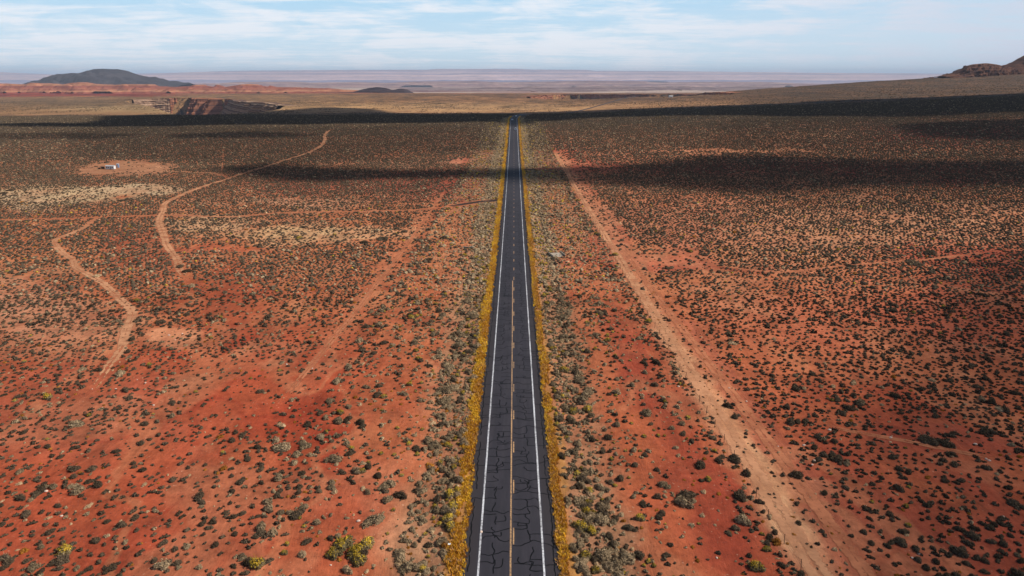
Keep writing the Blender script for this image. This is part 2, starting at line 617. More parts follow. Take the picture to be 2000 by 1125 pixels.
# ------------------------------------------------------------------ ground sheet
inv_rows = 52.0 / np.arange(2.15, 0.0845, -0.00135)
rows = np.concatenate([[-60, -30, 0, 12], inv_rows, np.geomspace(inv_rows[-1] * 1.008, 45000, 330)])
cols = np.concatenate([np.linspace(-1.75, -0.80, 50), np.linspace(-0.79, 0.79, 820), np.linspace(0.80, 1.75, 50)])
Yg = np.repeat(rows[:, None], len(cols), 1)
Xg = cols[None, :] * np.maximum(Yg, 70.0)
X, Y = Xg.ravel(), Yg.ravel()
Z0 = H0(X, Y)
Z = H(X, Y)
U, V_, ZC = project(X, Y, Z0)
front = ZC > 5
# wander, in metres on the ground, so that the colour fields have natural edges
wob1 = fbm(X / 18, Y / 26, 21, 4) - 0.5
wob2 = fbm(X / 70, Y / 120, 27, 4) - 0.5
wob3 = fbm(X / 4.5, Y / 6.0, 31, 3) - 0.5
far_w = sstep(250, 900, Y)
Uw = U + (wob1 * 70 + wob2 * 120)
Vw = V_ + (wob1 * 60 + wob3 * 20) * (1 - far_w) * np.clip(120 / np.maximum(ZC, 60), 0, 1) * 1.2 + wob2 * 26 * np.clip(200 / np.maximum(ZC, 100), 0.05, 1)
soil = np.tile(np.array(lin(186, 98, 66)), (len(X), 1))
veg = np.zeros(len(X))


brk = (fbm(X / 3.2, Y / 5.0, 33, 4) - 0.5) * 1.3 + (fbm(X / 14, Y / 26, 35, 3) - 0.5) * 1.2
brk2 = (fbm(X / 7, Y / 12, 37, 4) - 0.45) * 4


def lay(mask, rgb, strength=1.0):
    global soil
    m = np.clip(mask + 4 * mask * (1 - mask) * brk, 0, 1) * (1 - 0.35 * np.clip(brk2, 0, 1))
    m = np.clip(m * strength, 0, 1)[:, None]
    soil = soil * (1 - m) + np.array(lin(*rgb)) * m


def blob(u, v, ru, rv, soft=0.55):
    dd = np.hypot((Uw - u) / ru, (Vw - v) / rv)
    return (1 - sstep(1 - soft, 1 + soft, dd)) * front


def strip(x0, x1, y0, y1, soft=2.0, amp=6.0):
    xx = X + wob1 * amp + wob3 * amp * 0.6
    return sstep(x0 - soft, x0 + soft, xx) * (1 - sstep(x1 - soft, x1 + soft, xx)) * sstep(y0 - 15, y0 + 15, Y + wob2 * 60) * (1 - sstep(y1 - 25, y1 + 25, Y + wob2 * 60))


# broad soil colours, near to far
lay(sstep(0.30, 0.62, fbm(X / 40, Y / 55, 41, 5)), (194, 110, 76), 0.8)
lay(sstep(0.52, 0.70, fbm(X / 24, Y / 30, 47, 5)), (166, 72, 50), 0.75)
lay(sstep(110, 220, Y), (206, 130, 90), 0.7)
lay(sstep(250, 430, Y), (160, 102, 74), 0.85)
for a in (
    (300, 1000, 560, 190, (182, 82, 57), 0.75), (120, 1090, 300, 110, (170, 72, 52), 0.6), (520, 760, 230, 110, (180, 76, 52), 0.8),
    (590, 830, 100, 70, (160, 62, 42), 0.6), (480, 640, 70, 100, (164, 72, 50), 0.5), (420, 570, 90, 50, (165, 74, 50), 0.5), (290, 500, 70, 45, (170, 80, 58), 0.7),
    (640, 900, 50, 90, (160, 60, 42), 0.55), (700, 980, 90, 60, (188, 92, 66), 0.7), (820, 1050, 90, 60, (206, 134, 102), 0.85), (760, 960, 60, 50, (198, 116, 86), 0.7),
    (150, 800, 220, 80, (192, 102, 76), 0.6), (340, 660, 50, 22, (224, 150, 112), 0.85), (100, 640, 160, 60, (206, 140, 108), 0.55), (60, 600, 120, 60, (204, 142, 112), 0.6),
    (130, 382, 150, 16, (214, 178, 140), 0.9), (40, 395, 90, 14, (205, 170, 136), 0.8), (280, 372, 90, 9, (216, 182, 146), 0.85), (620, 458, 190, 16, (222, 176, 132), 0.9), (430, 440, 80, 18, (212, 168, 130), 0.7),
    (740, 455, 70, 14, (214, 150, 112), 0.8), (560, 395, 160, 9, (208, 150, 118), 0.7), (840, 360, 120, 30, (166, 72, 56), 0.8), (650, 365, 170, 22, (170, 82, 64), 0.7), (930, 315, 40, 8, (204, 110, 84), 0.9), (780, 318, 150, 7, (196, 130, 100), 0.7),
    (430, 485, 130, 8, (190, 90, 62), 0.7), (245, 329, 100, 15, (186, 130, 98), 0.85), (130, 305, 110, 8, (190, 120, 90), 0.6), (960, 265, 26, 30, (196, 128, 104), 0.8), (975, 296, 16, 7, (170, 66, 48), 0.9),
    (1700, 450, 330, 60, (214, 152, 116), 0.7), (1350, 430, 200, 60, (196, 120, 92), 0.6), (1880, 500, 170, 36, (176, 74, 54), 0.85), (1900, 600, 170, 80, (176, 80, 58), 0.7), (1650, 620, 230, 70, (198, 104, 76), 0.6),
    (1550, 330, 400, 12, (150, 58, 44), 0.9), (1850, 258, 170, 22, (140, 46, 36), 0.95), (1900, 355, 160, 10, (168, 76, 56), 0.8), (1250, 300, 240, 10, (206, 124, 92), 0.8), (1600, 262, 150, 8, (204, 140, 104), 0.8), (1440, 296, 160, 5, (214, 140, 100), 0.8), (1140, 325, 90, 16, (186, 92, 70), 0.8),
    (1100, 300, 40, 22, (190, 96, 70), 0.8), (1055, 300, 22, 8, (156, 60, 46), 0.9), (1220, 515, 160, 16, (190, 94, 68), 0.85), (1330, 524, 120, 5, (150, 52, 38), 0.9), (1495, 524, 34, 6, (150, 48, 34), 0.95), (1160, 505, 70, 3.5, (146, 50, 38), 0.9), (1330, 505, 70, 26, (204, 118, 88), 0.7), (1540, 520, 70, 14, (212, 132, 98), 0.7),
    (1620, 1010, 260, 150, (186, 94, 70), 0.5), (1900, 870, 240, 26, (176, 82, 62), 0.7), (1850, 1060, 260, 90, (164, 78, 60), 0.7), (1330, 850, 60, 120, (152, 64, 48), 0.6), (1430, 1010, 60, 80, (154, 62, 46), 0.6), (1250, 740, 40, 60, (156, 60, 46), 0.7), (1190, 470, 40, 30, (180, 86, 64), 0.7), (1150, 380, 34, 40, (188, 98, 72), 0.7),
):
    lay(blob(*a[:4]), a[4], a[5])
# strips that run along the right of way
lay(strip(30.5, 37.5, 60, 520, 2.0, 6.0), (206, 134, 100), 0.75)
lay(strip(31.8, 35.2, 66, 190, 1.6, 6.0), (226, 168, 128), 0.85)
lay(strip(36.5, 41.0, 40, 170, 1.6, 3.0), (190, 106, 80), 0.8)
lay(strip(40.4, 41.2, 40, 150, 0.5, 1.5), (158, 78, 60), 0.6)
lay(strip(-33.5, -29.5, 70, 520, 1.0, 4.0), (160, 70, 48), 0.4)
lay(strip(-40, -34.5, 110, 360, 1.5, 5.0), (208, 126, 94), 0.25)
lay(strip(22, 28.0, 60, 190, 2.5, 8.0), (158, 68, 50), 0.6)
DR = np.abs(X - road_x(Y))
edge_n = wob3 * 2.2 + wob1 * 2.0
lay((1 - sstep(12, 17, DR + edge_n * 2)) * (Y < 1300), (176, 132, 102), 0.75)
lay((1 - sstep(6.6, 8.2, DR + edge_n)) * (Y < 1300), (196, 138, 70), 0.7)
# rills: thin darker wandering lines in the red sand to the left
rill = np.abs(fbm(X / 30 + 0.25 * fbm(X / 7, Y / 7, 71, 2), Y / 42, 61, 3) - 0.5)
lay((1 - sstep(0.004, 0.014, rill)) * sstep(-75, -45, -np.abs(X + 28)) * (X < -12) * (X > -75) * (Y < 190), (150, 52, 38), 0.4)
wash = np.abs(fbm(X / 26 + 0.35 * fbm(X / 9, Y / 9, 171, 3), Y / 70 + 0.3 * fbm(X / 11, Y / 15, 173, 2), 175, 3) - 0.5)
lay((1 - sstep(0.006, 0.028, wash)) * sstep(14, 20, DR) * (1 - sstep(500, 700, Y)), (206, 136, 98), 0.42)
wash2 = np.abs(fbm(X / 11 + 0.5 * fbm(X / 5, Y / 5, 181, 3), Y / 24, 183, 3) - 0.5)
lay((1 - sstep(0.004, 0.018, wash2)) * sstep(12, 18, DR) * (1 - sstep(220, 300, Y)), (150, 64, 46), 0.35)
lay(sstep(0.56, 0.68, fbm(X / 13, Y / 17, 187, 4)) * sstep(12, 18, DR) * (1 - sstep(400, 600, Y)), (200, 136, 102), 0.36)
lay(sstep(0.58, 0.70, fbm(X / 5, Y / 7, 191, 4)) * sstep(12, 18, DR) * (1 - sstep(300, 400, Y)), (150, 80, 58), 0.35)
# far country
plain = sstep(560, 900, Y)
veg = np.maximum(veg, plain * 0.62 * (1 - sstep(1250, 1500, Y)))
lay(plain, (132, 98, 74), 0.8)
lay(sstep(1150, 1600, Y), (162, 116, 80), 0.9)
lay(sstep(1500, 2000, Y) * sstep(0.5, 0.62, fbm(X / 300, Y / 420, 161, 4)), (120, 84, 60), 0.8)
lay(sstep(3900, 4600, Y) * sstep(0.42, 0.5, fbm(X / 700, Y / 160, 163, 4)), (160, 88, 66), 0.8)
veg = np.maximum(veg, sstep(1200, 2000, Y) * 0.50)
rightslope = sstep(0.10, 0.40, X / np.maximum(Y, 60)) * sstep(900, 1400, Y) * (1 - sstep(4000, 5000, Y))
lay(rightslope, (92, 68, 52), 0.9)
veg = np.maximum(veg, rightslope * 0.52)
leftflat = sstep(0.12, 0.30, -X / np.maximum(Y, 60)) * sstep(1100, 1500, Y) * (1 - sstep(3600, 4200, Y))
lay(leftflat, (164, 124, 88), 0.8)
lay(blob(120, 200, 130, 6) + blob(120, 210, 60, 3), (118, 96, 74), 0.6)
lay(blob(860, 210, 320, 9), (214, 164, 118), 0.8)
lay(blob(1300, 203, 260, 5), (176, 130, 94), 0.6)
lay(blob(330, 212, 200, 8), (190, 156, 116), 0.6)
bad = sstep(3350, 3650, Y)
lay(bad * sstep(0.40, 0.52, -X / np.maximum(Y, 60)), (158, 58, 44), 0.95)
st = fbm(X / 1600, Y / 260, 81, 4)
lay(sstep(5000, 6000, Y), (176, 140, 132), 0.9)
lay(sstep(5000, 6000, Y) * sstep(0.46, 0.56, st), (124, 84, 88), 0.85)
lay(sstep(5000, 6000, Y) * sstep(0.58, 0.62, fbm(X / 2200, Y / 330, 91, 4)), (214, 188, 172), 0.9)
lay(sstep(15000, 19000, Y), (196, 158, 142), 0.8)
veg *= 1 - sstep(4200, 5000, Y)
soil = soil * np.array([0.83, 0.86, 0.80])
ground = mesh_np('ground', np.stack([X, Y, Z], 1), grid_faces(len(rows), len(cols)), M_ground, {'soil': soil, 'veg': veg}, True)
tag(ground, 'red desert plain scattered with low brush', None, None, 'structure')
soil = None

# ------------------------------------------------------------------ the road
def road_strip(name, lo, hi, mat, ys, dz, parent=None, wig=None):
    xc = road_x(ys)
    dxdy = np.gradient(xc, ys)
    nx, ny = 1 / np.hypot(1, dxdy), -dxdy / np.hypot(1, dxdy)
    zc = H0(xc, ys) + 0.14
    vs = []
    offs = np.linspace(lo, hi, 2) if hi - lo < 3 else np.array([lo, -3.6, 0, 3.6, hi])
    for k_, o_ in enumerate(offs):
        oo = np.full(len(ys), float(o_))
        if wig is not None and k_ in (0, len(offs) - 1):
            oo = oo + wig(ys, k_)
        vs.append(np.stack([xc + nx * oo, ys + ny * oo, zc + dz - 0.02 * np.abs(oo)], 1))
    Vv = np.stack(vs, 1).reshape(-1, 3)
    return mesh_np(name, Vv, grid_faces(len(ys), len(offs)), mat, None, True, parent)


ys_road = np.concatenate([np.arange(-40, 500, 1.0), np.arange(500, 3300, 5.0)])
edge_wig = lambda y, k_: (fbm(y / 3.0, y * 0 + k_ * 9.1, 51, 3) - 0.5) * 0.55 + (fbm(y / 25.0, y * 0 + k_ * 5.3, 53, 2) - 0.5) * 0.4
road = road_strip('road', -5.5, 5.5, M_road, ys_road, 0.0, None, edge_wig)
tag(road, 'straight two lane tarmac road running to the horizon', None, None, 'structure')
ysm = np.concatenate([np.arange(-40, 300, 1.0), np.arange(300, 1080, 4.0)])
for sgn in (-1, 1):
    road_strip('edge_line', sgn * 3.6 - 0.11, sgn * 3.6 + 0.11, M_white, ysm, 0.008, road, lambda y, k_: (fbm(y / 2.0, y * 0 + k_ * 3.7, 55, 2) - 0.5) * 0.05)
road_strip('centre_line', -0.17, 0.02, M_yellow, np.arange(-40, 190.5, 1.0), 0.008, road)
dash_v, dash_f, nd = [], [], 0
y0 = 70.9
dash_starts = [y0 + 10.9 * k_ for k_ in range(-4, 86)]
for a in dash_starts:
    yy = np.linspace(a, a + 3.3, 4)
    x_ = road_x(yy)
    zz = H0(x_, yy) + 0.148
    b0 = len(dash_v)
    for i in range(4):
        dash_v += [(x_[i] + 0.17, yy[i], zz[i]), (x_[i] + 0.33, yy[i], zz[i])]
    dash_f += [(b0 + 2 * i, b0 + 2 * i + 1, b0 + 2 * i + 3, b0 + 2 * i + 2) for i in range(3)]
mesh_np('centre_dashes', dash_v, dash_f, M_yellow, None, False, road)

# sealed cracks: ribbons of black filler that wander across and along the lanes
cv, cf = [], []


def crack(pts, wd):
    pts = smooth_line(pts, 0.25) if len(pts) > 2 else np.array([np.array(pts[0]) * (1 - t_) + np.array(pts[1]) * t_ for t_ in np.linspace(0, 1, 8)])
    n = len(pts)
    jit = np.stack([(vnoise(pts[:, 0] * 1.7, pts[:, 1] * 1.7, 3) - 0.5) * 0.25, (vnoise(pts[:, 0] * 1.3, pts[:, 1] * 1.3, 8) - 0.5) * 0.5], 1)
    pts = pts + jit
    d_ = np.gradient(pts, axis=0); d_ /= np.maximum(np.hypot(d_[:, 0], d_[:, 1]), 1e-6)[:, None]
    nrm = np.stack([-d_[:, 1], d_[:, 0]], 1)
    # a cross crack is seen foreshortened, a long one is not: both ribbons are of one width
    ww = wd * (0.7 + 0.6 * vnoise(np.arange(n) * 0.35, np.full(n, pts[0, 1]), 5))
    zz = H0(pts[:, 0] * 0, pts[:, 1]) + 0.144 - 0.02 * np.abs(pts[:, 0])
    b0 = len(cv)
    for i in range(n):
        for s_ in (-1, 1):
            cv.append((pts[i, 0] + s_ * nrm[i, 0] * ww[i] / 2, pts[i, 1] + s_ * nrm[i, 1] * ww[i] / 2, zz[i]))
    for i in range(n - 1):
        cf.append((b0 + 2 * i, b0 + 2 * i + 1, b0 + 2 * i + 3, b0 + 2 * i + 2))


rr = random.Random(11)
for lane in (-1, 1):
    y = 50.0
    while y < 330:
        step = rr.uniform(0.8, 2.5)
        inner, third, outer = lane * 0.2, lane * rr.uniform(1.9, 2.3), lane * rr.choice([3.6, 3.6, 5.2])
        kind = rr.random()
        yb = y + rr.uniform(-0.8, 0.8)
        wd = 0.15 + (0.0 if y < 130 else 0.05)
        if kind < 0.40:
            crack([(inner, y), (lane * 1.0, y + rr.uniform(-.5, .5)), (third, yb), (lane * 3.0, yb + rr.uniform(-.4, .4)), (outer, y + rr.uniform(-.5, .5))], wd)
        elif kind < 0.68:
            crack([(third, yb), (lane * 2.9, yb + rr.uniform(-.2, .2)), (outer, yb)], wd)
        elif kind < 0.9:
            crack([(inner, yb), (lane * 1.1, yb + rr.uniform(-.4, .4)), (third, yb)], wd)
        if rr.random() < 0.66:                       # a longitudinal link to the next one
            nx_ = lane * rr.uniform(1.7, 2.5)
            crack([(third, yb), (third + rr.uniform(-.1, .1), yb + step * .35), (nx_ + rr.uniform(-.1, .1), yb + step * .7), (nx_, yb + step)], wd)
        if rr.random() < 0.22:
            c_ = lane * rr.uniform(0.7, 1.4)
            crack([(third, yb + step * .4), (c_, yb + step * .45), (c_ + rr.uniform(-.2, .2), yb + step * 1.1)], wd)
        y += step
for lane in (-1, 1):                                 # the shoulders: one long seam and stubs to the edge
    y = 45.0
    while y < 300:
        L = rr.uniform(6, 26)
        x_ = lane * (4.75 + rr.uniform(-.12, .12))
        crack([(x_, y), (x_ + rr.uniform(-.1, .1), y + L * .5), (x_, y + L)], 0.14)
        if rr.random() < 0.75:
            crack([(lane * 3.75, y + L), (x_, y + L + rr.uniform(-.3, .3)), (lane * 5.3, y + L + rr.uniform(-.5, .5))], 0.16)
        y += L + rr.uniform(0, 3)
mesh_np('crack_sealing', cv, cf, M_seal, None, False, road)


# ------------------------------------------------------------------ dirt tracks
TRACKS = []


def track(name, px, width, mat, label, lift=0.05, feather=True, world=None):
    pts = smooth_line(ground_at(px) if world is None else world, 2.5)
    wd = np.interp(np.linspace(0, 1, len(pts)), np.linspace(0, 1, len(width)), width)
    d_ = np.gradient(pts, axis=0); d_ /= np.maximum(np.hypot(d_[:, 0], d_[:, 1]), 1e-6)[:, None]
    nrm = np.stack([-d_[:, 1], d_[:, 0]], 1)
    off = np.array([-0.5, -0.36, -0.2, 0.0, 0.2, 0.36, 0.5])
    ed = np.array([0.0, 0.5, 0.95, 0.42, 0.95, 0.5, 0.0]) if feather else np.array([0.2, .9, 1, 1, 1, .9, .2])
    XY = pts[:, None, :] + nrm[:, None, :] * (off[None, :, None] * wd[:, None, None])
    edge = np.repeat(ed[None, :], len(pts), 0)
    sl = np.concatenate([[0], np.cumsum(np.hypot(*np.diff(pts, axis=0).T))])
    if feather:
        edge = edge - 0.9 * (1 - sstep(0, min(28, sl[-1] * .3), np.minimum(sl, sl[-1] - sl)))[:, None]
    x_, y_ = XY[..., 0].ravel(), XY[..., 1].ravel()
    o = mesh_np(name, np.stack([x_, y_, H0(x_, y_) + lift], 1), grid_faces(len(pts), 7), mat, {'edge': edge.ravel()}, True)
    tag(o, label, None, None, 'structure')
    TRACKS.append((pts[::3], wd.max() * 0.5))
    return o


track('dirt_track', [(655, 252), (640, 257), (634, 266), (634, 275), (618, 291), (560, 312), (500, 331), (440, 351), (392, 366), (350, 383), (323, 397), (319, 412), (311, 430), (316, 450), (322, 466), (326, 480), (345, 505), (352, 530), (380, 556)],
      [4, 4.2, 3.8, 3.2, 3, 3, 3, 3.2, 3.2, 3], M_track, 'pale dirt track winding away across the plain left of the road')
track('dirt_track', [(184, 428), (172, 440), (140, 456), (106, 470), (118, 490), (142, 508), (150, 524), (200, 553), (238, 588), (259, 612), (247, 645), (238, 680), (214, 712), (190, 750), (150, 800)],
      [2.4, 2.6, 2.9, 2.9, 2.7, 2.5, 2.5, 2.8, 3.0, 2.7, 2.4, 2.2], M_track, 'pale sandy track curving down the left side of the plain', 0.055)
track('dirt_track', [(444, 347), (420, 339), (370, 336), (310, 333.5), (262, 330), (236, 327)], [2.2, 2.2, 2.6, 3], M_track, 'narrow dirt spur leading to the white homestead trailer', 0.06)
track('dirt_track', [(300, 333), (312, 329), (304, 324), (275, 321.5), (246, 322), (232, 325)], [4, 4, 4], M_track, 'dirt turning loop beside the white homestead trailer', 0.065)
track('dirt_track', [(868, 404.5), (800, 411), (700, 413.5), (560, 416), (450, 424), (350, 421), (200, 425), (-60, 432)], [5, 3.5, 2.4, 2, 2, 2], M_track2, 'faint salmon side track leading left from the road', 0.045)
track('dirt_track', [(438, 284), (436, 300), (434, 334)], [0.8, 0.8], M_track2, 'thin straight dirt trail running towards the gorge', 0.04)
track('dirt_track', None, [3.4, 3.4], M_track, 'salmon double rutted track along the wire fence right of the road', 0.05, True,
      [(33.6, 40), (33.3, 70), (33.2, 110), (33.2, 160), (33.0, 230), (32.4, 320), (32.0, 430), (31.0, 560)])
track('dirt_track', None, [2.6, 2.4], M_track2, 'faint outer rut on the sand beyond the wire fence', 0.045, True,
      [(38.6, 40), (38.4, 75), (38.0, 120), (37.0, 170), (36, 230)])
track('dirt_track', None, [1.9, 1.7], M_track2, 'faint salmon trail beside the ditch left of the road', 0.045, True,
      [(-39.5, 100), (-37.5, 150), (-36.4, 210), (-35.2, 290), (-34.6, 360)])
track('dirt_track', [(1335, 522), (1400, 520), (1520, 532), (1640, 520), (1800, 508), (1990, 486)], [2.2, 2.2], M_track2, 'faint trail wandering across the right hand plain', 0.045)
track('dirt_track', [(1560, 815), (1640, 838), (1760, 860), (1880, 884), (2040, 912)], [1.6, 1.6], M_track2, 'faint gravelly wash across the near right plain', 0.045)
p0 = ground_at([(978, 390.5)])[0]
track('side_road', None, [9, 4.5, 4.2, 4.2, 4], M_spur, 'short tarmac spur joining the road from the left', 0.075, False,
      np.vstack([[(-5.3, p0[1])], ground_at([(966, 391.5), (940, 394), (905, 399), (880, 403)])]))
p1 = ground_at([(1022, 331)])[0]
track('side_road', None, [8, 4, 3.6, 3], M_spur, 'short dark spur joining the road from the right', 0.075, False,
      np.vstack([[(5.3, p1[1])], ground_at([(1045, 330.5), (1075, 330), (1100, 329.5)])]))


# ------------------------------------------------------------------ cliffs of the gorges, mesas and hills
M_cliff = rock_mat('gorge_rock', [(0.30, 0.115, 0.065), (0.44, 0.185, 0.10), (0.16, 0.065, 0.045), (0.48, 0.26, 0.16)], 0.16, 1.2, (0.04, 0.025, 0.022), 0.01)
M_red = rock_mat('red_badland_rock', [(0.34, 0.095, 0.050), (0.50, 0.23, 0.12), (0.26, 0.07, 0.045), (0.66, 0.45, 0.30)], 0.036, 0.55, (0.10, 0.035, 0.03), 0.006)
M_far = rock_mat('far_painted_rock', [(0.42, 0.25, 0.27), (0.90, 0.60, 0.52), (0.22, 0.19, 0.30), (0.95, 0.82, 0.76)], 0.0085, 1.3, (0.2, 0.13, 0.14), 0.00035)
M_cinder = rock_mat('cinder_slope', [(0.050, 0.044, 0.047), (0.070, 0.058, 0.058), (0.042, 0.038, 0.042), (0.085, 0.070, 0.068)], 0.010, 1.5, (0.035, 0.032, 0.036), 0.003)
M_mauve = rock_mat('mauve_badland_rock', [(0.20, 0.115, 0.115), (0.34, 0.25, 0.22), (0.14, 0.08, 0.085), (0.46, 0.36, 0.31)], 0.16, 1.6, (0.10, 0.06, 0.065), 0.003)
M_ledge_shade = rock_mat('gorge_ledge_rock_shade_bands', [(0.48, 0.29, 0.18), (0.09, 0.042, 0.030), (0.56, 0.36, 0.23), (0.05, 0.028, 0.024)], 0.22, 1.3, (0.05, 0.035, 0.03), 0.012)  # pale limestone bands; the dark ones put overhang shade into the colour
M_dark = rock_mat('dark_lava_rock', [(0.050, 0.032, 0.036), (0.07, 0.042, 0.042), (0.040, 0.028, 0.032), (0.09, 0.05, 0.045)], 0.05, 1.0, (0.03, 0.02, 0.022), 0.004)
M_knoll = rock_mat('brown_knoll_rock', [(0.13, 0.055, 0.034), (0.20, 0.092, 0.055), (0.08, 0.038, 0.028), (0.24, 0.12, 0.07)], 0.12, 0.8, (0.04, 0.03, 0.025), 0.02)


def cliff_ribbon(name, line, height, label, seed, step, ledge, terraces, mat=None, bayk=1.0):
    """a rock wall below a rim: buttresses and bays along it, ledges down it"""
    pts = smooth_line(line, step)
    n = len(pts)
    d_ = np.gradient(pts, axis=0); d_ /= np.maximum(np.hypot(d_[:, 0], d_[:, 1]), 1e-6)[:, None]
    nrm = np.stack([d_[:, 1], -d_[:, 0]], 1)
    if (nrm[:, 1]).mean() > 0:
        nrm = -nrm                                    # out of the wall, towards the road
    s = np.concatenate([[0], np.cumsum(np.hypot(*np.diff(pts, axis=0).T))])
    rows_ = []
    m = 3 * terraces + 1
    bay = (fbm(s / 55, s * 0, seed, 3) - 0.5) * 70 + np.abs(fbm(s / 16, s * 0 + 3, seed + 4, 3) - 0.5) * 34
    bay = bay * bayk
    rim = H0(pts[:, 0], pts[:, 1])
    for r_ in range(m + 1):
        f = r_ / m
        tz = (r_ // 3 + [0.0, 0.15, 0.92][r_ % 3]) / (m / 3.0)
        shift = ledge * ((r_ + 1) // 3) + bay * (0.4 + 0.6 * f) + (fbm(s / 20, s * 0 + r_ * 1.3, seed + 9, 2) - 0.5) * 14
        q = pts + nrm * (shift[:, None] + 2.0)
        rows_.append(np.column_stack([q, rim + 1.5 - height * np.clip(tz, 0, 1) + (fbm(s / 30, s * 0 + r_, seed + 2, 2) - 0.5) * 3 * (r_ > 0)]))
    back = np.column_stack([pts - nrm * 40, H0(*(pts - nrm * 40).T) + 0.2])
    rows_ = [back] + rows_
    o = mesh_np(name, np.vstack(rows_), grid_faces(len(rows_), n), mat or M_cliff)
    return tag(o, label, None, None, 'structure')


# the gorge: a rugged far wall in two parts with a bold buttress between, and the near rim's own ledges
gfar = gorge_far
cliff_ribbon('gorge_wall', gfar[[3, 4, 5, 6]][::-1], 96, 'bold red brown buttress wall of the gorge on the left', 3, 3.0, 2.0, 5, M_cliff, 3.4)
cliff_ribbon('gorge_wall', gfar[[0, 1, 2, 3]][::-1], 80, 'pale ledged gorge wall right of the bold buttress', 23, 4.0, 5.0, 9, M_ledge_shade, 0.8)
cliff_ribbon('gorge_wall', gfar[[6, 7, 8]][::-1], 80, 'pale ledged gorge wall left of the bold buttress', 29, 3.0, 5.0, 9, M_ledge_shade, 0.8)
cliff_ribbon('gorge_wall', rim2_far[::-1], 44, 'dark far wall of the shallow gorge right of the vanishing road', 15, 6.0, 2.0, 4)


def heightfield(name, x0, x1, nx, y0, y1, ny, hfun, mat, label):
    xs, ys = np.linspace(x0, x1, nx), np.linspace(y0, y1, ny)
    XX, YY = np.meshgrid(xs, ys)
    z = H0(XX, YY) - 3.0 + hfun(XX, YY)
    o = mesh_np(name, np.stack([XX.ravel(), YY.ravel(), z.ravel()], 1), grid_faces(ny, nx), mat, None, True)
    return tag(o, label, None, None, 'structure')


def prof(px, dist):
    """a skyline read as (u, v): height above the ground over x, at one distance"""
    px = np.array(px, float)
    zc = dist
    dn = (sp + (px[:, 1] - 562.5) / FPX * cp) * zc / (cp - (px[:, 1] - 562.5) / FPX * sp)
    xx = CX + (px[:, 0] - 1004) / FPX * zc * 1.0 / (cp - (px[:, 1] - 562.5) / FPX * sp)
    return xx, CAM_Z - dn


def ridge(name, px, dist, depth_front, depth_back, mat, label, nx=260, ny=46, gully=0.18, gscale=120.0, step=0.0, seed=5):
    xx, zz = prof(px, dist)
    x0, x1 = xx[0], xx[-1]
    cw = (x1 - x0) / nx

    def hf(X_, Y_):
        warp = (fbm(X_ / gscale, Y_ / gscale, seed, 4) - 0.5)
        base = H0(X_, np.full_like(X_, dist))
        top = np.interp(X_ + warp * gscale * 0.3, xx, zz) - base
        t_ = np.where(Y_ < dist, (dist - Y_) / depth_front, (Y_ - dist) / depth_back)
        t_ = np.clip(t_ + warp * gully * 2 * np.clip(t_ * 3, 0, 1), 0, 1)
        f = (1 - t_) ** 1.25 * (1 + 0.25 * t_)
        if step:
            q = f * step
            f = (np.floor(q) + sstep(0.35, 0.65, q - np.floor(q))) / step
        return np.maximum(top, 0) * f + 3.0 * (f > 0.02)
    return heightfield(name, x0, x1, nx, dist - depth_front, dist + depth_back, ny, hf, mat, label)


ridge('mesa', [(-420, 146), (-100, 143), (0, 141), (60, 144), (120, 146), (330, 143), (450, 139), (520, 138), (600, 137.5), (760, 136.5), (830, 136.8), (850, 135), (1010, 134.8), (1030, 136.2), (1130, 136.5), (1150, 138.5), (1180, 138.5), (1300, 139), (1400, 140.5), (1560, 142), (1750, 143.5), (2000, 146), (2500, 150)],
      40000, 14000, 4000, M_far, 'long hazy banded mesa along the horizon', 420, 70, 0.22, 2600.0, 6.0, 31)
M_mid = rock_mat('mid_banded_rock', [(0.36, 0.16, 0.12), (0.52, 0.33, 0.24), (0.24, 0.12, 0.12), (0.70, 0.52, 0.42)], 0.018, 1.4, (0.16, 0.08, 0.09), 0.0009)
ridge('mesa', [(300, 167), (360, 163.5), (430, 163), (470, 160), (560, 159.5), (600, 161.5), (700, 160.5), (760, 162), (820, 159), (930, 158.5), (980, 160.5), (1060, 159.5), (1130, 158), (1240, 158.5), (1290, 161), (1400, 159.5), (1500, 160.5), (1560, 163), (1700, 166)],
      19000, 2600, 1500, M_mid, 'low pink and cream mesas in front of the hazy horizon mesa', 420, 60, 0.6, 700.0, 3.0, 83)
ridge('hill', [(50, 164), (82, 160), (104, 155.5), (126, 143.5), (140, 142), (156, 142.5), (170, 138), (182, 134.5), (200, 133.8), (228, 134.8), (246, 138.5), (268, 145), (292, 152), (312, 157), (338, 161), (372, 164)],
      8600, 1300, 1300, M_cinder, 'smooth grey cinder hill standing above the plain on the left', 240, 90, 0.34, 170.0, 0, 37)
ridge('red_cliffs', [(-420, 163), (-200, 161), (0, 163), (40, 165), (66, 165), (74, 162), (90, 165), (125, 165), (140, 162), (158, 160.8), (176, 164), (225, 166), (250, 164.5), (292, 165), (306, 169), (340, 170), (372, 168), (384, 165.5), (400, 169), (440, 170), (478, 165), (492, 164.2), (512, 169), (560, 171), (640, 173), (700, 177), (760, 181)],
      5300, 420, 900, M_red, 'red and cream banded badland cliffs below the grey hill', 520, 90, 0.55, 90.0, 4.0, 43)
ridge('hill', [(645, 184.5), (656, 181), (694, 180), (704, 176), (722, 172), (738, 170.2), (752, 171.5), (768, 176), (782, 173), (792, 174), (808, 184.5)],
      5000, 260, 260, M_dark, 'small dark lava hill left of the vanishing road', 90, 40, 0.16, 90.0, 3.0, 47)
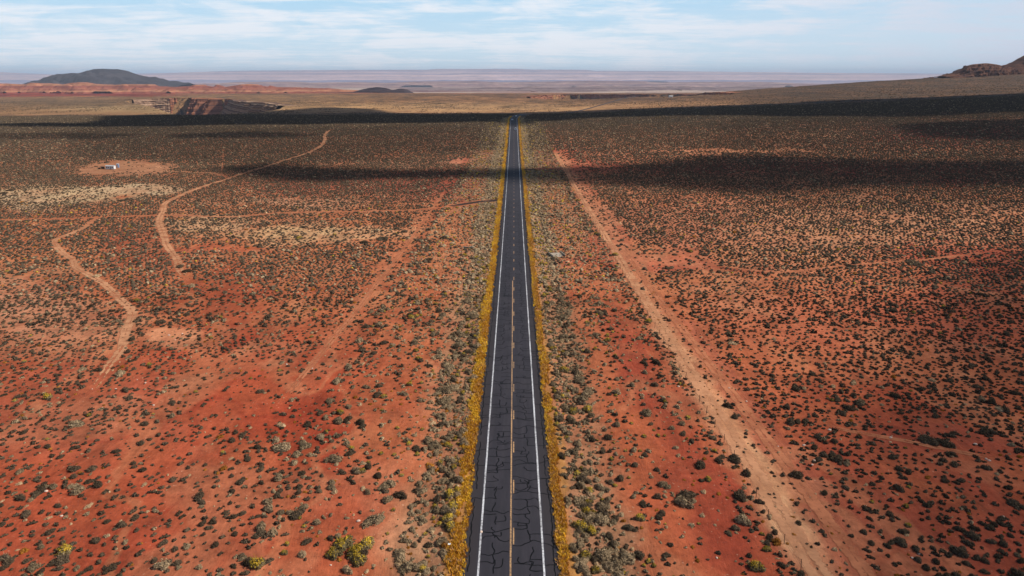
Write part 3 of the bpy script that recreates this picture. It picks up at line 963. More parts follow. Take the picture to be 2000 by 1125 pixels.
ridge('badlands', [(690, 180), (800, 174), (850, 171), (900, 173), (960, 170), (1000, 171.5), (1040, 169), (1090, 172), (1130, 169.5), (1200, 168.5), (1260, 170), (1330, 169), (1400, 171), (1460, 169), (1560, 172), (1640, 176)],
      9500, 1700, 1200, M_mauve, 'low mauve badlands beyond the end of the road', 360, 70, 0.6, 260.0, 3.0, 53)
ridge('rocky_knoll', [(1838, 149), (1860, 145), (1874, 138), (1886, 129.5), (1900, 125.5), (1924, 123.5), (1944, 126), (1962, 130), (1972, 134), (1990, 146)],
      2500, 90, 120, M_knoll, 'brown flat topped rocky knoll on the right skyline', 140, 80, 0.40, 20.0, 4.0, 59)
ridge('hill', [(1940, 144), (1966, 131), (1985, 122), (2000, 113), (2030, 100), (2080, 88), (2150, 84), (2260, 92), (2360, 130)],
      2650, 190, 300, M_knoll, 'brown hill rising at the right edge of the view', 140, 70, 0.42, 34.0, 3.0, 67)

# ------------------------------------------------------------------ brush
SAGE, GREY, GOLD, STRAW, RUST = 0, 1, 2, 3, 4
TINT = {SAGE: [(0.096, 0.068, 0.043), (0.130, 0.092, 0.056), (0.070, 0.052, 0.036)], GREY: [(0.30, 0.212, 0.122), (0.40, 0.285, 0.165), (0.19, 0.138, 0.085)],
        GOLD: [(0.50, 0.32, 0.030), (0.60, 0.40, 0.045), (0.36, 0.23, 0.035)], STRAW: [(0.50, 0.34, 0.19), (0.42, 0.28, 0.15), (0.58, 0.41, 0.24)], RUST: [(0.38, 0.14, 0.025), (0.28, 0.11, 0.025), (0.45, 0.20, 0.035)]}
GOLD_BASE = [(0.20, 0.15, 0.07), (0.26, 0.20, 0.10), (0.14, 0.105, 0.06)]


def leaf_cloud(n, kind, rng, size, height=0.62, lobes=6, straight=False):
    """a low mound of leaf sized quads about unit width, in lobes with gaps between them"""
    L = []
    for i in range(lobes):
        a = rng.uniform(0, 2 * math.pi); r_ = 0.36 * math.sqrt(rng.random())
        L.append((r_ * math.cos(a), r_ * math.sin(a) * 0.9, rng.uniform(0.19, 0.32) * (1.15 - r_)))
    L.append((0, 0, 0.34))
    V, C, top = [], [], []
    for i in range(n):
        lx, ly, lr = L[rng.integers(len(L))]
        u = rng.normal(size=3); u[2] = abs(u[2]) * 0.9 + 0.05
        u /= np.linalg.norm(u)
        rr_ = lr * (0.55 + 0.50 * rng.random() ** 0.5)
        p = np.array([lx + u[0] * rr_, ly + u[1] * rr_, u[2] * rr_ * 2 * height * (1.0 if not straight else 1.4)])
        nn = u + rng.normal(size=3) * 0.42
        nn /= np.linalg.norm(nn)
        t1 = np.cross(nn, rng.normal(size=3)); t1 /= np.linalg.norm(t1); t2 = np.cross(nn, t1)
        a, b = size * rng.uniform(0.7, 1.4), size * rng.uniform(0.35, 0.7)
        for sa, sb in ((-1, -1), (1, -1), (1, 1), (-1, 1)):
            V.append(p + t1 * a * sa * 0.5 + t2 * b * sb * 0.5)
        cset = TINT[kind]
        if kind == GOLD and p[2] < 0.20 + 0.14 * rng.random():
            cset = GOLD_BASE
        c = np.array(cset[rng.integers(3)]) * rng.uniform(0.75, 1.3)
        C += [c] * 4
        top.append(p[2])
    if n > 200:                                       # bare twigs and stalks that stand out of the mound
        for i in range(70):
            lx, ly, lr = L[rng.integers(len(L))]
            u = rng.normal(size=3); u[2] = abs(u[2]) + 0.15; u /= np.linalg.norm(u)
            p0_ = np.array([lx, ly, 0.02]) + u * np.array([lr, lr, lr * 2 * height]) * 0.6
            p1_ = np.array([lx, ly, 0.02]) + (u + rng.normal(size=3) * 0.12) * np.array([lr, lr, lr * 2 * height]) * rng.uniform(1.05, 1.45)
            sd_ = np.cross(u, rng.normal(size=3)); sd_ = sd_ / np.linalg.norm(sd_) * 0.011
            V += [p0_ - sd_, p0_ + sd_, p1_ + sd_ * 0.4, p1_ - sd_ * 0.4]
            c = np.array(TINT[kind if kind != SAGE else GREY][rng.integers(3)]) * rng.uniform(0.6, 1.1)
            C += [c] * 4
            top.append(0)
        n = len(V) // 4
    V = np.array(V); V[:, 2] = np.maximum(V[:, 2], -0.02)
    F = np.arange(4 * n).reshape(n, 4)
    C = np.array(C)
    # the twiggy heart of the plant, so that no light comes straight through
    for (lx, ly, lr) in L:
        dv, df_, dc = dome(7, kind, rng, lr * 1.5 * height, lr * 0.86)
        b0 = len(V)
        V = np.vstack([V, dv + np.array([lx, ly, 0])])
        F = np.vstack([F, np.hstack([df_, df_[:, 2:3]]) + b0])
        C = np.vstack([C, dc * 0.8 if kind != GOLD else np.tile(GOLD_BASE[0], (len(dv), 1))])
    return V, F, C, np.array(top)


def dome(n, kind, rng, height=0.42, rw=0.40):
    """a rough closed mound"""
    V, a0 = [], rng.uniform(0, 6.28)
    for j, (rr_, zz) in enumerate(((1.0, -0.03), (0.86, 0.55))):
        for i in range(n):
            a = a0 + 2 * math.pi * (i + 0.5 * j) / n
            q = rw * rr_ * rng.uniform(0.72, 1.15)
            V.append((q * math.cos(a), q * math.sin(a), height * zz * (rng.uniform(0.8, 1.2) if j else 1)))
    V.append((rng.uniform(-.08, .08), rng.uniform(-.08, .08), height * rng.uniform(0.9, 1.1)))
    F = []
    for i in range(n):
        k_ = (i + 1) % n
        F += [(i, k_, n + i, n + i), (k_, n + k_, n + i, n + i), (n + i, n + k_, 2 * n, 2 * n)]
    cset = TINT[kind] if kind != GOLD else TINT[kind]
    C = [np.array(cset[rng.integers(3)]) * rng.uniform(0.8, 1.15) for _ in V]
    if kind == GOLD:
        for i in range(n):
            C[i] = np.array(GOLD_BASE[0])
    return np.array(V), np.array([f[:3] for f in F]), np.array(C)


rp_ = np.random.default_rng(19)
NP = 10
PROTO_N = {SAGE: 820, GREY: 900, GOLD: 900, STRAW: 360, RUST: 260}
protos_near, protos_mid, protos_far = {}, {}, {}
for kd in range(5):
    tall = {SAGE: 0.62, GREY: 0.70, GOLD: 0.74, STRAW: 0.62, RUST: 0.62}[kd]
    protos_near[kd] = [leaf_cloud(PROTO_N[kd], kd, rp_, 0.068, tall * rp_.uniform(0.85, 1.15), rp_.integers(4, 8)) for _ in range(NP)]
    protos_mid[kd] = [leaf_cloud(64, kd, rp_, 0.19, tall, 4) for _ in range(6)]
    protos_far[kd] = [dome(4, kd, rp_, 0.38 * tall / 0.62, 0.44) for _ in range(8)]

# where the plants stand: a jittered lattice thinned by the lie of the land
PX, PY, PK, PW = [], [], [], []


def lattice(x0, x1, y0, y1, cell, smax=0.90):
    nx, ny = int((x1 - x0) / cell), int((y1 - y0) / cell)
    gx, gy = np.meshgrid(np.arange(nx), np.arange(ny))
    xx = x0 + (gx + 0.5 * (gy % 2) + R.uniform(-0.35, 0.35, gx.shape)) * cell
    yy = y0 + (gy + R.uniform(-0.35, 0.35, gx.shape)) * cell
    xx, yy = xx.ravel(), yy.ravel()
    k_ = np.abs(xx) < smax * np.maximum(yy, 30)
    return xx[k_], yy[k_]


def uvz(x, y):
    return project(x, y, H0(x, y))


def bl(u, v, cu, cv_, ru, rv):
    dd = np.hypot((u - cu) / ru, (v - cv_) / rv)
    return 1 - sstep(0.6, 1.4, dd)


def track_free(x, y, pad):
    ok = np.ones(len(x), bool)
    for pts, hw in TRACKS:
        m = (x > pts[:, 0].min() - 12) & (x < pts[:, 0].max() + 12) & (y > pts[:, 1].min() - 12) & (y < pts[:, 1].max() + 12)
        if m.any():
            d_ = dist_line(x[m], y[m], pts)
            ok[np.where(m)[0]] &= d_ > (hw * 0.85 + pad) * R.uniform(0.6, 1.1, m.sum())
    return ok


def add(x, y, kd, wd):
    PX.append(x); PY.append(y); PK.append(np.broadcast_to(kd, x.shape).copy()); PW.append(wd)


def outer_density(x, y):
    u, v, zc = uvz(x, y)
    wn = fbm(x / 22, y / 30, 101, 3)
    uu = u + (wn - 0.5) * 90
    vv = v + (fbm(x / 16, y / 22, 103, 3) - 0.5) * 60 * np.clip(130 / zc, 0, 1)
    p = 0.88 + 0.42 * (wn - 0.5) * 2 + 0.5 * (fbm(x / 5.5, y / 8, 109, 2) - 0.5)
    p = p + 0.10 * sstep(250, 450, y)
    p = np.where((u < 1000), p * (1 - 0.28 * sstep(640, 800, vv) * (1 - 0.25 * sstep(950, 1125, vv))), p)
    p = np.where((u > 1000), p * (1 + 0.10 * sstep(700, 900, vv)), p)
    for (cu, cv_, ru, rv, keep) in ((560, 760, 200, 60, .45), (300, 960, 200, 110, .75), (620, 458, 190, 15, .45), (130, 382, 150, 15, .40), (280, 372, 90, 9, .3), (245, 329, 100, 14, .03), (1330, 505, 75, 24, .35), (1230, 515, 170, 10, .30),
                                (1900, 870, 160, 12, .3), (560, 395, 160, 7, .6), (1440, 296, 160, 4, .3), (340, 660, 60, 20, .4), (450, 600, 60, 60, .7), (1140, 325, 90, 14, .45), (925, 315, 40, 7, .1), (430, 485, 130, 6, .4)):
        p = p * (1 - (1 - keep) * bl(uu, vv, cu, cv_, ru, rv))
    p = np.where((x > 29.5) & (x < 41.5) & (y < 560), p * 0.42, p)
    p = np.where((x < -29) & (x > -40) & (y < 420) & (y > 110), p * 0.6, p)
    return p, u, v


for (ya, yb, cell, k_sz) in ((34, 150, 1.20, 0.62), (150, 480, 1.26, 0.68), (480, 1190, 1.80, 0.98)):
    xx, yy = lattice(-0.92 * yb, 0.92 * yb, ya, yb, cell)
    m = np.abs(xx) > 27 + 7 * (fbm(xx / 9, yy / 9, 107, 2) - 0.3)
    m |= (yy > 560) & (np.abs(xx - road_x(yy)) > 13)
    xx, yy = xx[m], yy[m]
    p, u, v = outer_density(xx, yy)
    k_ = (R.random(len(xx)) < p) & track_free(xx, yy, 0.1)
    xx, yy, u, v = xx[k_], yy[k_], u[k_], v[k_]
    q = R.random(len(xx))
    kd = np.full(len(xx), SAGE)
    kd[(q > 0.86) & (u < 1000) & (yy < 230)] = GREY
    kd[(q > 0.95) & ((u > 1000) | (yy >= 230))] = GREY
    kd[(q > 0.972) & (yy < 330)] = STRAW
    kd[(q > 0.987) & (yy < 330)] = GOLD
    kd[(q > 0.994) & (yy < 330)] = RUST
    wd = np.exp(R.normal(0.18, 0.30, len(xx))) * k_sz * (1 + 0.20 * sstep(130, 230, yy) + 0.06 * (u > 1000) * (v > 660))
    wd = np.clip(wd, 0.3, 2.3)
    add(xx, yy, kd, wd)

# between the verge and the fence lines
xx, yy = lattice(-33, 33, 34, 900, 1.0)
ax = np.abs(xx - road_x(yy))
p = 0.32 + 0.50 * sstep(90, 220, yy) + 0.7 * (fbm(xx / 8, yy / 11, 111, 3) - 0.5)
p = np.where(xx > 0, p + 0.10, p)
p = np.where((xx > 22) & (xx < 29) & (yy < 190), p * 0.45, p)
p = p * (1 - 0.45 * sstep(26, 31, ax))
k_ = (ax > 11) & (ax < 31) & (R.random(len(xx)) < p) & track_free(xx, yy, 0.5)
xx, yy = xx[k_], yy[k_]
q = R.random(len(xx)) + 0.25 * (fbm(xx / 14, yy / 18, 113, 2) - 0.5)
kd = np.full(len(xx), GREY)
kd[q < 0.36] = SAGE
kd[q > 0.74] = STRAW
kd[q > 0.885] = GOLD
kd[q > 0.955] = RUST
wd = np.clip(0.70 * np.exp(R.normal(0.08, 0.40, len(xx))), 0.3, 2.2)
wd = np.where(kd >= STRAW, wd * 0.62, wd)
add(xx, yy, kd, wd)
# the thick belt beside the verge grass
xx, yy = lattice(-17, 17, 34, 930, 0.76)
ax = np.abs(xx - road_x(yy))
wl = np.where(xx < 0, 12.6 + 2.0 * sstep(150, 300, yy), 13.0) + 4 * (fbm(xx / 5, yy / 9, 117, 3) - 0.5)
k_ = (ax > 6.9) & (ax < wl) & (R.random(len(xx)) < np.where(xx < 0, 0.74, 0.70)) & track_free(xx, yy, 0.4)
xx, yy, ax = xx[k_], yy[k_], ax[k_]
q = R.random(len(xx)) + 0.5 * (fbm(xx / 4, yy / 16, 119, 2) - 0.5)
kd = np.full(len(xx), GREY)
kd[q < 0.17] = SAGE
kd[(q > 0.70) & (ax < 10.5)] = GOLD
kd[q > 0.84] = STRAW
kd[q > 0.965] = RUST
wd = np.clip(0.72 * np.exp(R.normal(0.12, 0.40, len(xx))), 0.35, 2.3)
wd = np.where(kd >= STRAW, wd * 0.65, wd)
add(xx, yy, kd, wd)
# shrub line along the left fence ditch, and the brush caught along the right fence
yy = np.arange(62, 420, 1.5) + R.uniform(-0.7, 0.7, len(np.arange(62, 420, 1.5)))
xx = -30.6 + R.normal(0, 0.8, len(yy))
k_ = R.random(len(yy)) < 0.55
add(xx[k_], yy[k_], np.where(R.random(k_.sum()) < 0.7, GREY, SAGE), R.uniform(0.8, 1.9, k_.sum()))
yy = np.arange(60, 300, 1.1)
xx = 30.9 + R.normal(0, 0.35, len(yy)); k_ = R.random(len(yy)) < 0.40
add(xx[k_], yy[k_], np.where(R.random(k_.sum()) < 0.6, SAGE, STRAW), R.uniform(0.5, 1.3, k_.sum()))
# small dry plants on the open sand
xx, yy = lattice(-150, 150, 40, 210, 1.5, 0.78)
ax = np.abs(xx)
k_ = (ax > 14) & (R.random(len(xx)) < np.where((xx > 29) & (xx < 42), 0.62, 0.24))
xx, yy = xx[k_], yy[k_]
q = R.random(len(xx))
kd = np.where(q < 0.55, SAGE, np.where(q < 0.75, RUST, STRAW))
add(xx, yy, kd, R.uniform(0.25, 0.62, len(xx)))
# larger bushes and junipers far out, one by one, up to the gorges and over the right hand slope
n_ = 15000
yy = 1190 * (2750 / 1190) ** R.random(n_); xx = R.uniform(-0.78, 0.78, n_) * yy
dn_ = fbm(xx / 90, yy / 160, 201, 4) + 0.18 * (xx / yy > 0.15)
k_ = (dn_ > 0.50) & (np.abs(xx - road_x(yy)) > 14)
add(xx[k_], yy[k_], np.full(k_.sum(), SAGE), R.uniform(1.6, 4.2, k_.sum()))
# single plants that stand out
SPECIAL = [((668, 1068), GOLD, 2.6), ((694, 1080), GOLD, 2.9), ((716, 1066), GOLD, 2.2), ((652, 1084), GOLD, 2.0), ((702, 1098), GOLD, 1.9), ((735, 1018), GREY, 2.5), ((552, 877), GREY, 2.7), ((551, 832), STRAW, 1.5), ((664, 808), GOLD, 1.5), ((660, 826), GREY, 1.9),
           ((880, 968), GOLD, 1.8), ((884, 990), GOLD, 1.6), ((878, 1012), GOLD, 1.7), ((880, 1030), GOLD, 1.6), ((1148, 802), GOLD, 1.9), ((1120, 806), GOLD, 1.8), ((1132, 1030), GOLD, 2.3), ((1338, 968), SAGE, 2.9), ((1335, 985), GREY, 2.2), ((1222, 1092), GREY, 2.4), ((1180, 1086), GREY, 2.5),
           ((1554, 930), SAGE, 2.1), ((1436, 898), SAGE, 2.2), ((1450, 1018), GREY, 1.9), ((1475, 1108), GOLD, 2.0), ((320, 1105), GREY, 2.0), ((125, 1080), GOLD, 1.8), ((115, 1098), SAGE, 2.0), ((150, 962), GREY, 2.1), ((500, 1105), GOLD, 2.3), ((146, 832), GREY, 2.4), ((92, 778), GOLD, 1.7), ((235, 732), GREY, 2.0),
           ((743, 467), SAGE, 4.2), ((752, 467), SAGE, 3.6), ((713, 474), SAGE, 4.0), ((790, 453), SAGE, 3.6), ((584, 466), GOLD, 3.0), ((866, 466), SAGE, 3.0), ((1042, 493), SAGE, 1.6), ((1780, 512), SAGE, 5.5), ((1790, 518), SAGE, 5.0), ((1815, 494), SAGE, 5.0), ((1202, 499), GOLD, 2.2), ((1660, 520), SAGE, 3.4), ((350, 522), SAGE, 3.2), ((366, 530), SAGE, 2.8), ((836, 508), SAGE, 2.6), ((830, 512), SAGE, 2.4),
           ((1805, 860), SAGE, 2.8), ((1820, 863), SAGE, 2.6), ((1846, 867), SAGE, 2.4), ((20, 372), SAGE, 5.0), ((4, 378), SAGE, 5.0), ((230, 365), SAGE, 4.0), ((240, 392), SAGE, 4.5), ((285, 397), SAGE, 4.5)]
sp_xy = ground_at([s_[0] for s_ in SPECIAL])
add(sp_xy[:, 0], sp_xy[:, 1], np.array([s_[1] for s_ in SPECIAL]), np.array([s_[2] for s_ in SPECIAL]))

PX, PY, PK, PW = np.concatenate(PX), np.concatenate(PY), np.concatenate(PK), np.concatenate(PW)
PH = H(PX, PY)
okk = np.abs(PH - H0(PX, PY)) < 1
PX, PY, PK, PW, PH = PX[okk], PY[okk], PK[okk], PW[okk], PH[okk]
PU, PV, PZ = project(PX, PY, PH + 0.2 * PW)
SHOW = PW * FPX / PZ
INF = (PU > 2) & (PU < 1998) & (PV < 1124) & (PZ > 0)
PR = math.pi / 2 + R.normal(0, 0.5, len(PX)) + math.pi * (R.random(len(PX)) < 0.5)
LONG = R.uniform(1.0, 1.45, len(PX))                   # drifts lengthen the mounds along the wind
NAMES = {SAGE: 'sagebrush', GREY: 'grey_shrub', GOLD: 'rabbitbrush', STRAW: 'straw_tuft', RUST: 'rust_plant'}
PHRASE = {SAGE: 'dark olive sagebrush', GREY: 'grey tan dry shrub', GOLD: 'yellow topped rabbitbrush', STRAW: 'pale straw coloured tuft', RUST: 'rusty orange desert plant'}


def where_text(x, y, u, v):
    a = abs(x)
    if a < 13.5:
        side = 'left' if x < 0 else 'right'
        nxt = 'beside the golden grass %s of the road' % side
    elif a < 29.5:
        nxt = 'on sand between road and left ditch' if x < 0 else 'between road and wire fence'
    elif x > 0 and x < 42:
        nxt = 'on the pale strip along the fence'
    elif x > 0:
        nxt = 'on the plain beyond the fence'
    elif x > -40:
        nxt = 'along the dark red left ditch'
    else:
        nxt = 'on open sand far left of the road'
    return nxt


def size_text(px, kd):
    q = (34, 24, 17) if kd in (SAGE, GREY, GOLD) else (20, 14, 9)
    return 'huge' if px > q[0] else 'large' if px > q[1] else 'medium' if px > q[2] else 'small'


indiv = np.zeros(len(PX), bool)
for kd in range(5):
    ids = np.where((PK == kd) & INF)[0]
    ids = ids[np.argsort(-SHOW[ids])][:300 if kd != RUST else 200]
    indiv[ids] = True
    meshes = []
    for j, (Vv, F, C, top) in enumerate(protos_near[kd]):
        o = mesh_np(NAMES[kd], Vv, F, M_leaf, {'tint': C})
        meshes.append(o)
    for j, i in enumerate(ids):
        o = meshes[j] if j < NP else meshes[j % NP].copy()
        if j >= NP:
            COL.objects.link(o)
        w_ = float(PW[i])
        o.location = (float(PX[i]), float(PY[i]), float(PH[i]) - 0.02)
        o.rotation_euler = (0, 0, float(PR[i]))
        hs = w_ * float(0.8 + 0.4 * ((i * 7919) % 100) / 100)
        o.scale = (w_ * float(LONG[i]), w_, min(hs, 1.9))
        wt = where_text(PX[i], PY[i], PU[i], PV[i])
        band = 'lowest in view' if PV[i] > 1010 else ('near' if PV[i] > 880 else 'farther up')
        o['label'] = '%s %s %s, %s' % (size_text(SHOW[i], kd), PHRASE[kd], wt, band)
        o['category'] = 'shrub' if kd in (SAGE, GREY, GOLD) else 'plant'
        o['group'] = '%s plants %s' % (PHRASE[kd], wt)


def scatter(name, kd, sel, label):
    """all the smaller plants of a kind as one mass"""
    VV, FF, CC, nv = [], [], [], 0
    for lod, (protos, lo, hi) in enumerate(((protos_mid, 0, 185), (protos_far, 185, 1e9))):
        s_ = sel[(PZ[sel] >= lo) & (PZ[sel] < hi)]
        pr = protos[kd]
        for j in range(len(pr)):
            ids = s_[j::len(pr)]
            if not len(ids):
                continue
            v0, f0, c0_ = pr[j][0], pr[j][1], pr[j][2]
            if f0.shape[1] == 3:
                f0 = np.hstack([f0, f0[:, 2:3]]) if False else f0
            ca, sa = np.cos(PR[ids])[:, None], np.sin(PR[ids])[:, None]
            w_ = PW[ids][:, None]
            lx, ly = v0[None, :, 0] * w_ * LONG[ids][:, None], v0[None, :, 1] * w_
            x_ = lx * ca - ly * sa + PX[ids][:, None]
            y_ = lx * sa + ly * ca + PY[ids][:, None]
            z_ = v0[None, :, 2] * np.minimum(w_ * R.uniform(0.8, 1.2, w_.shape), 2.0) + PH[ids][:, None] - 0.02
            VV.append(np.stack([x_, y_, z_], -1).reshape(-1, 3))
            ff = (f0[None] + (np.arange(len(ids)) * len(v0))[:, None, None]).reshape(-1, f0.shape[1]) + nv
            if ff.shape[1] == 4:
                ff = np.vstack([ff[:, (0, 1, 2)], ff[ff[:, 2] != ff[:, 3]][:, (0, 2, 3)]])
            FF.append(ff)
            CC.append((c0_[None] * R.uniform(0.7, 1.3, (len(ids), 1, 1))).reshape(-1, 3))
            nv += len(ids) * len(v0)
    if nv:
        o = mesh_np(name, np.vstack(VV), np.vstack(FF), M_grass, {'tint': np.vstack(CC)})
        tag(o, label, 'brush', None, 'stuff')


for kd, nm, lb in ((SAGE, 'sagebrush_cover', 'dark sagebrush dotted over the whole plain out to the gorge'), (GREY, 'grey_shrub_cover', 'mass of small grey tan shrubs lining both sides of the road'),
                   (GOLD, 'rabbitbrush_cover', 'scattered small yellow rabbitbrush beside the road'), (STRAW, 'straw_tuft_cover', 'scattered pale straw tufts on the sand'), (RUST, 'rust_plant_cover', 'scattered tiny rusty plants on the sand')):
    scatter(nm, kd, np.where((PK == kd) & ~indiv)[0], lb)

# golden grass on both verges
gv, gf, gc = [], [], []
for side in (-1, 1):
    for (ya, yb, dens, sz) in ((42, 110, 24, 0.85), (110, 220, 13, 1.1), (220, 460, 6.5, 1.4), (460, 960, 1.8, 2.2)):
        wmax = 2.6 if side < 0 else 2.1
        n = int((yb - ya) * wmax * dens)
        y_ = R.uniform(ya, yb, n)
        t_ = R.random(n) ** 0.8
        wid = (1.75 if side < 0 else 1.2) + 1.3 * (fbm(y_ / 9, y_ * 0 + side, 131, 3) - 0.4)
        x_ = side * (5.25 + np.clip(wid, 0.5, 2.5) * t_ + (fbm(y_ / 2.2, y_ * 0 + side * 4, 133, 2) - 0.5) * 0.7) + road_x(y_)
        keep = fbm(x_ / 1.3, y_ / 2.6, 137, 3) > 0.40 - 0.22 * (1 - t_)
        x_, y_ = x_[keep], y_[keep]
        z_ = H0(x_, y_)
        n = len(x_)
        tone = fbm(x_ / 1.2, y_ / 7.0, 139, 3)
        base = np.array(lin(216, 160, 54))[None] * (1 - sstep(0.45, 0.65, tone))[:, None] + np.array(lin(244, 196, 66))[None] * sstep(0.45, 0.65, tone)[:, None]
        dry = (R.random(n) < (0.22 if side < 0 else 0.36))[:, None]
        base = np.where(dry, np.array(lin(200, 152, 100))[None], base) * R.uniform(0.75, 1.2, (n, 1))
        for b in range(7):
            a = R.uniform(0, 2 * math.pi, n)
            hgt = R.uniform(0.22, 0.50, n) * min(sz, 1.5); lean = R.uniform(0.05, 0.32, n) * sz; wd_ = R.uniform(0.05, 0.10, n) * sz
            ox, oy = R.normal(0, 0.10 * sz, n), R.normal(0, 0.10 * sz, n)
            ca, sa = np.cos(a), np.sin(a)
            p1_ = np.stack([x_ + ox - sa * wd_, y_ + oy + ca * wd_, z_ - 0.02], -1)
            p2_ = np.stack([x_ + ox + sa * wd_, y_ + oy - ca * wd_, z_ - 0.02], -1)
            p3_ = np.stack([x_ + ox + ca * lean, y_ + oy + sa * lean, z_ + hgt], -1)
            k0 = sum(len(q_) for q_ in gv)
            gv.append(np.stack([p1_, p2_, p3_], 1).reshape(-1, 3))
            gf.append(np.arange(3 * n).reshape(n, 3) + k0)
            gc.append(np.repeat(base * R.uniform(0.85, 1.15, (n, 1)), 3, 0))
g = mesh_np('verge_grass', np.vstack(gv), np.vstack(gf), M_grass, {'tint': np.vstack(gc)})
tag(g, 'golden dry grass along both edges of the tarmac', 'grass', None, 'stuff')

# ------------------------------------------------------------------ fence
M_post = simple_mat('rusty_steel', (0.10, 0.05, 0.035), 0.8, 0.4, 6.0)
M_wire = simple_mat('galvanised_wire', (0.10, 0.08, 0.07), 0.5, 0.2, 6.0, 0.4, 0.6)
fx = 31.4
fz0 = float(H(np.array([fx]), np.array([60.0]))[0])
fence = tag(empty('wire_fence', (fx, 60.0, fz0)), 'long wire fence on thin rusty posts along the pale sand strip', 'fence')
fy = np.arange(56.5, 470, 4.9)[:88]
fy = fy + R.uniform(-0.25, 0.25, len(fy))
fxs = fx + R.uniform(-0.12, 0.12, len(fy))
fzs = H(fxs, fy)
post_mesh = None
for i in range(len(fy)):
    if post_mesh is None:
        mb = MB()
        mb.box(-0.035, 0.035, -0.008, 0.008, -0.25, 1.42).box(-0.008, 0.008, 0.0085, 0.055, -0.25, 1.42).box(-0.06, 0.06, -0.018, -0.009, -0.2, 0.05)
        po = mb.build('post', M_post, fence)
        post_mesh = po
    else:
        po = post_mesh.copy(); COL.objects.link(po); po.parent = fence
    po.location = (fxs[i] - fx, fy[i] - 60.0, fzs[i] - fz0)
    po.rotation_euler = (R.normal(0, 0.05), R.normal(0, 0.05), R.normal(0, 0.3))
    hk = R.uniform(0.9, 1.12)
    po.scale = (1, 1, hk)
for hgt in (0.45, 0.85, 1.2):
    wv, wf = [], []
    for i in range(len(fy)):
        for (dx_, dz_) in ((-0.006, -0.005), (0.006, -0.005), (0, 0.007)):
            wv.append((fxs[i] - fx + dx_ - 0.045, fy[i] - 60.0, fzs[i] - fz0 + hgt + dz_))
    for i in range(len(fy) - 1):
        for k_ in range(3):
            a, b = 3 * i + k_, 3 * i + (k_ + 1) % 3
            wf.append((a, b, b + 3, a + 3))
    mesh_np('wire', wv, wf, M_wire, None, False, fence)

# ------------------------------------------------------------------ stones on the sand
M_stone = simple_mat('pale_stone', lin(214, 188, 168), 0.9, 0.25, 2.0)
st_protos = []
for j in range(4):
    import bmesh
    bm = bmesh.new(); bmesh.ops.create_icosphere(bm, subdivisions=2, radius=0.5)
    for v_ in bm.verts:
        k_ = 1 + 0.5 * (float(vnoise(v_.co.x * 2 + j * 5, v_.co.y * 2 + v_.co.z * 3, 5 + j)) - 0.5)
        v_.co = Vector((v_.co.x * 1.2, v_.co.y, v_.co.z * 0.62)) * k_
    me = bpy.data.meshes.new('stone'); bm.to_mesh(me); bm.free(); me.materials.append(M_stone)
    st_protos.append(me)
stone_px = [(1325, 755), (1458, 784), (1740, 855), (1926, 897), (1932, 900), (1905, 868), (1690, 988), (1960, 1010), (1782, 1090), (1590, 900), (1520, 872), (300, 792), (120, 1008), (226, 760), (268, 742), (284, 748), (646, 1104), (700, 1018), (940, 1040), (1850, 1020),
            (1795, 1082), (1870, 1075), (1620, 840), (1424, 758), (330, 655), (342, 664), (356, 652), (1640, 905), (1586, 908), (1570, 870), (560, 712), (610, 720), (180, 760), (90, 960), (1400, 1090)]
for i, (q_, px) in enumerate(zip(ground_at(stone_px), stone_px)):
    o = bpy.data.objects.new('stone', st_protos[i % 4]); COL.objects.link(o)
    s_ = R.uniform(0.22, 0.46)
    o.location = (q_[0], q_[1], float(H(np.array([q_[0]]), np.array([q_[1]]))[0]) + s_ * 0.12)
    o.scale = (s_, s_, s_); o.rotation_euler = (0, 0, R.uniform(0, 6.28))
    x_ = q_[0]
    tag(o, 'small pale stone lying %s, %s' % (where_text(x_, q_[1], px[0], px[1]).replace('on open', 'on open'), 'in the near ground' if px[1] > 900 else 'farther up'), 'stone', 'pale stones ' + where_text(x_, q_[1], *px))

# ------------------------------------------------------------------ culverts
M_conc = simple_mat('weathered_concrete', lin(172, 158, 140), 0.9, 0.25, 1.5)
M_hole = simple_mat('pipe_shade_black', (0.02, 0.018, 0.016), 0.9, 0.2, 2.0)  # near-black for the shade inside the culvert, also on a door handle


def on_ground(u, v):
    q_ = ground_at([(u, v)])[0]
    return q_[0], q_[1], float(H(np.array([q_[0]]), np.array([q_[1]]))[0])


gx, gy, gz = on_ground(1088, 499)
o = tag(empty('culvert_apron', (gx, gy, gz), 0.25), 'pale concrete drainage apron in the brush right of the road', 'culvert')
MB().prism([(-2.4, -0.2), (2.4, -0.2), (2.4, 0.35), (-2.4, 0.10)], -1.9, 1.9).build('slab', M_conc, o, 0.03)
MB().box(-2.1, -1.905, -2.4, 2.6, -0.2, 0.7).box(1.905, 2.1, -2.4, 2.6, -0.2, 0.7).build('wing_wall', M_conc, o, 0.03)
gx, gy, gz = on_ground(915, 484)
o = tag(empty('culvert_headwall', (gx, gy, gz), -0.05), 'dark culvert opening in the brush left of the road', 'culvert')
MB().box(-1.9, 1.9, 0.0, 0.35, -0.3, 0.35).build('headwall', M_conc, o, 0.03)
pm = MB()
pm.box(-1.5, 1.5, -1.1, -0.02, -0.25, 0.12)  # solid dark box standing in for the shade inside the opening
pm.build('pipe_mouth_shade', M_hole, o, 0.05)

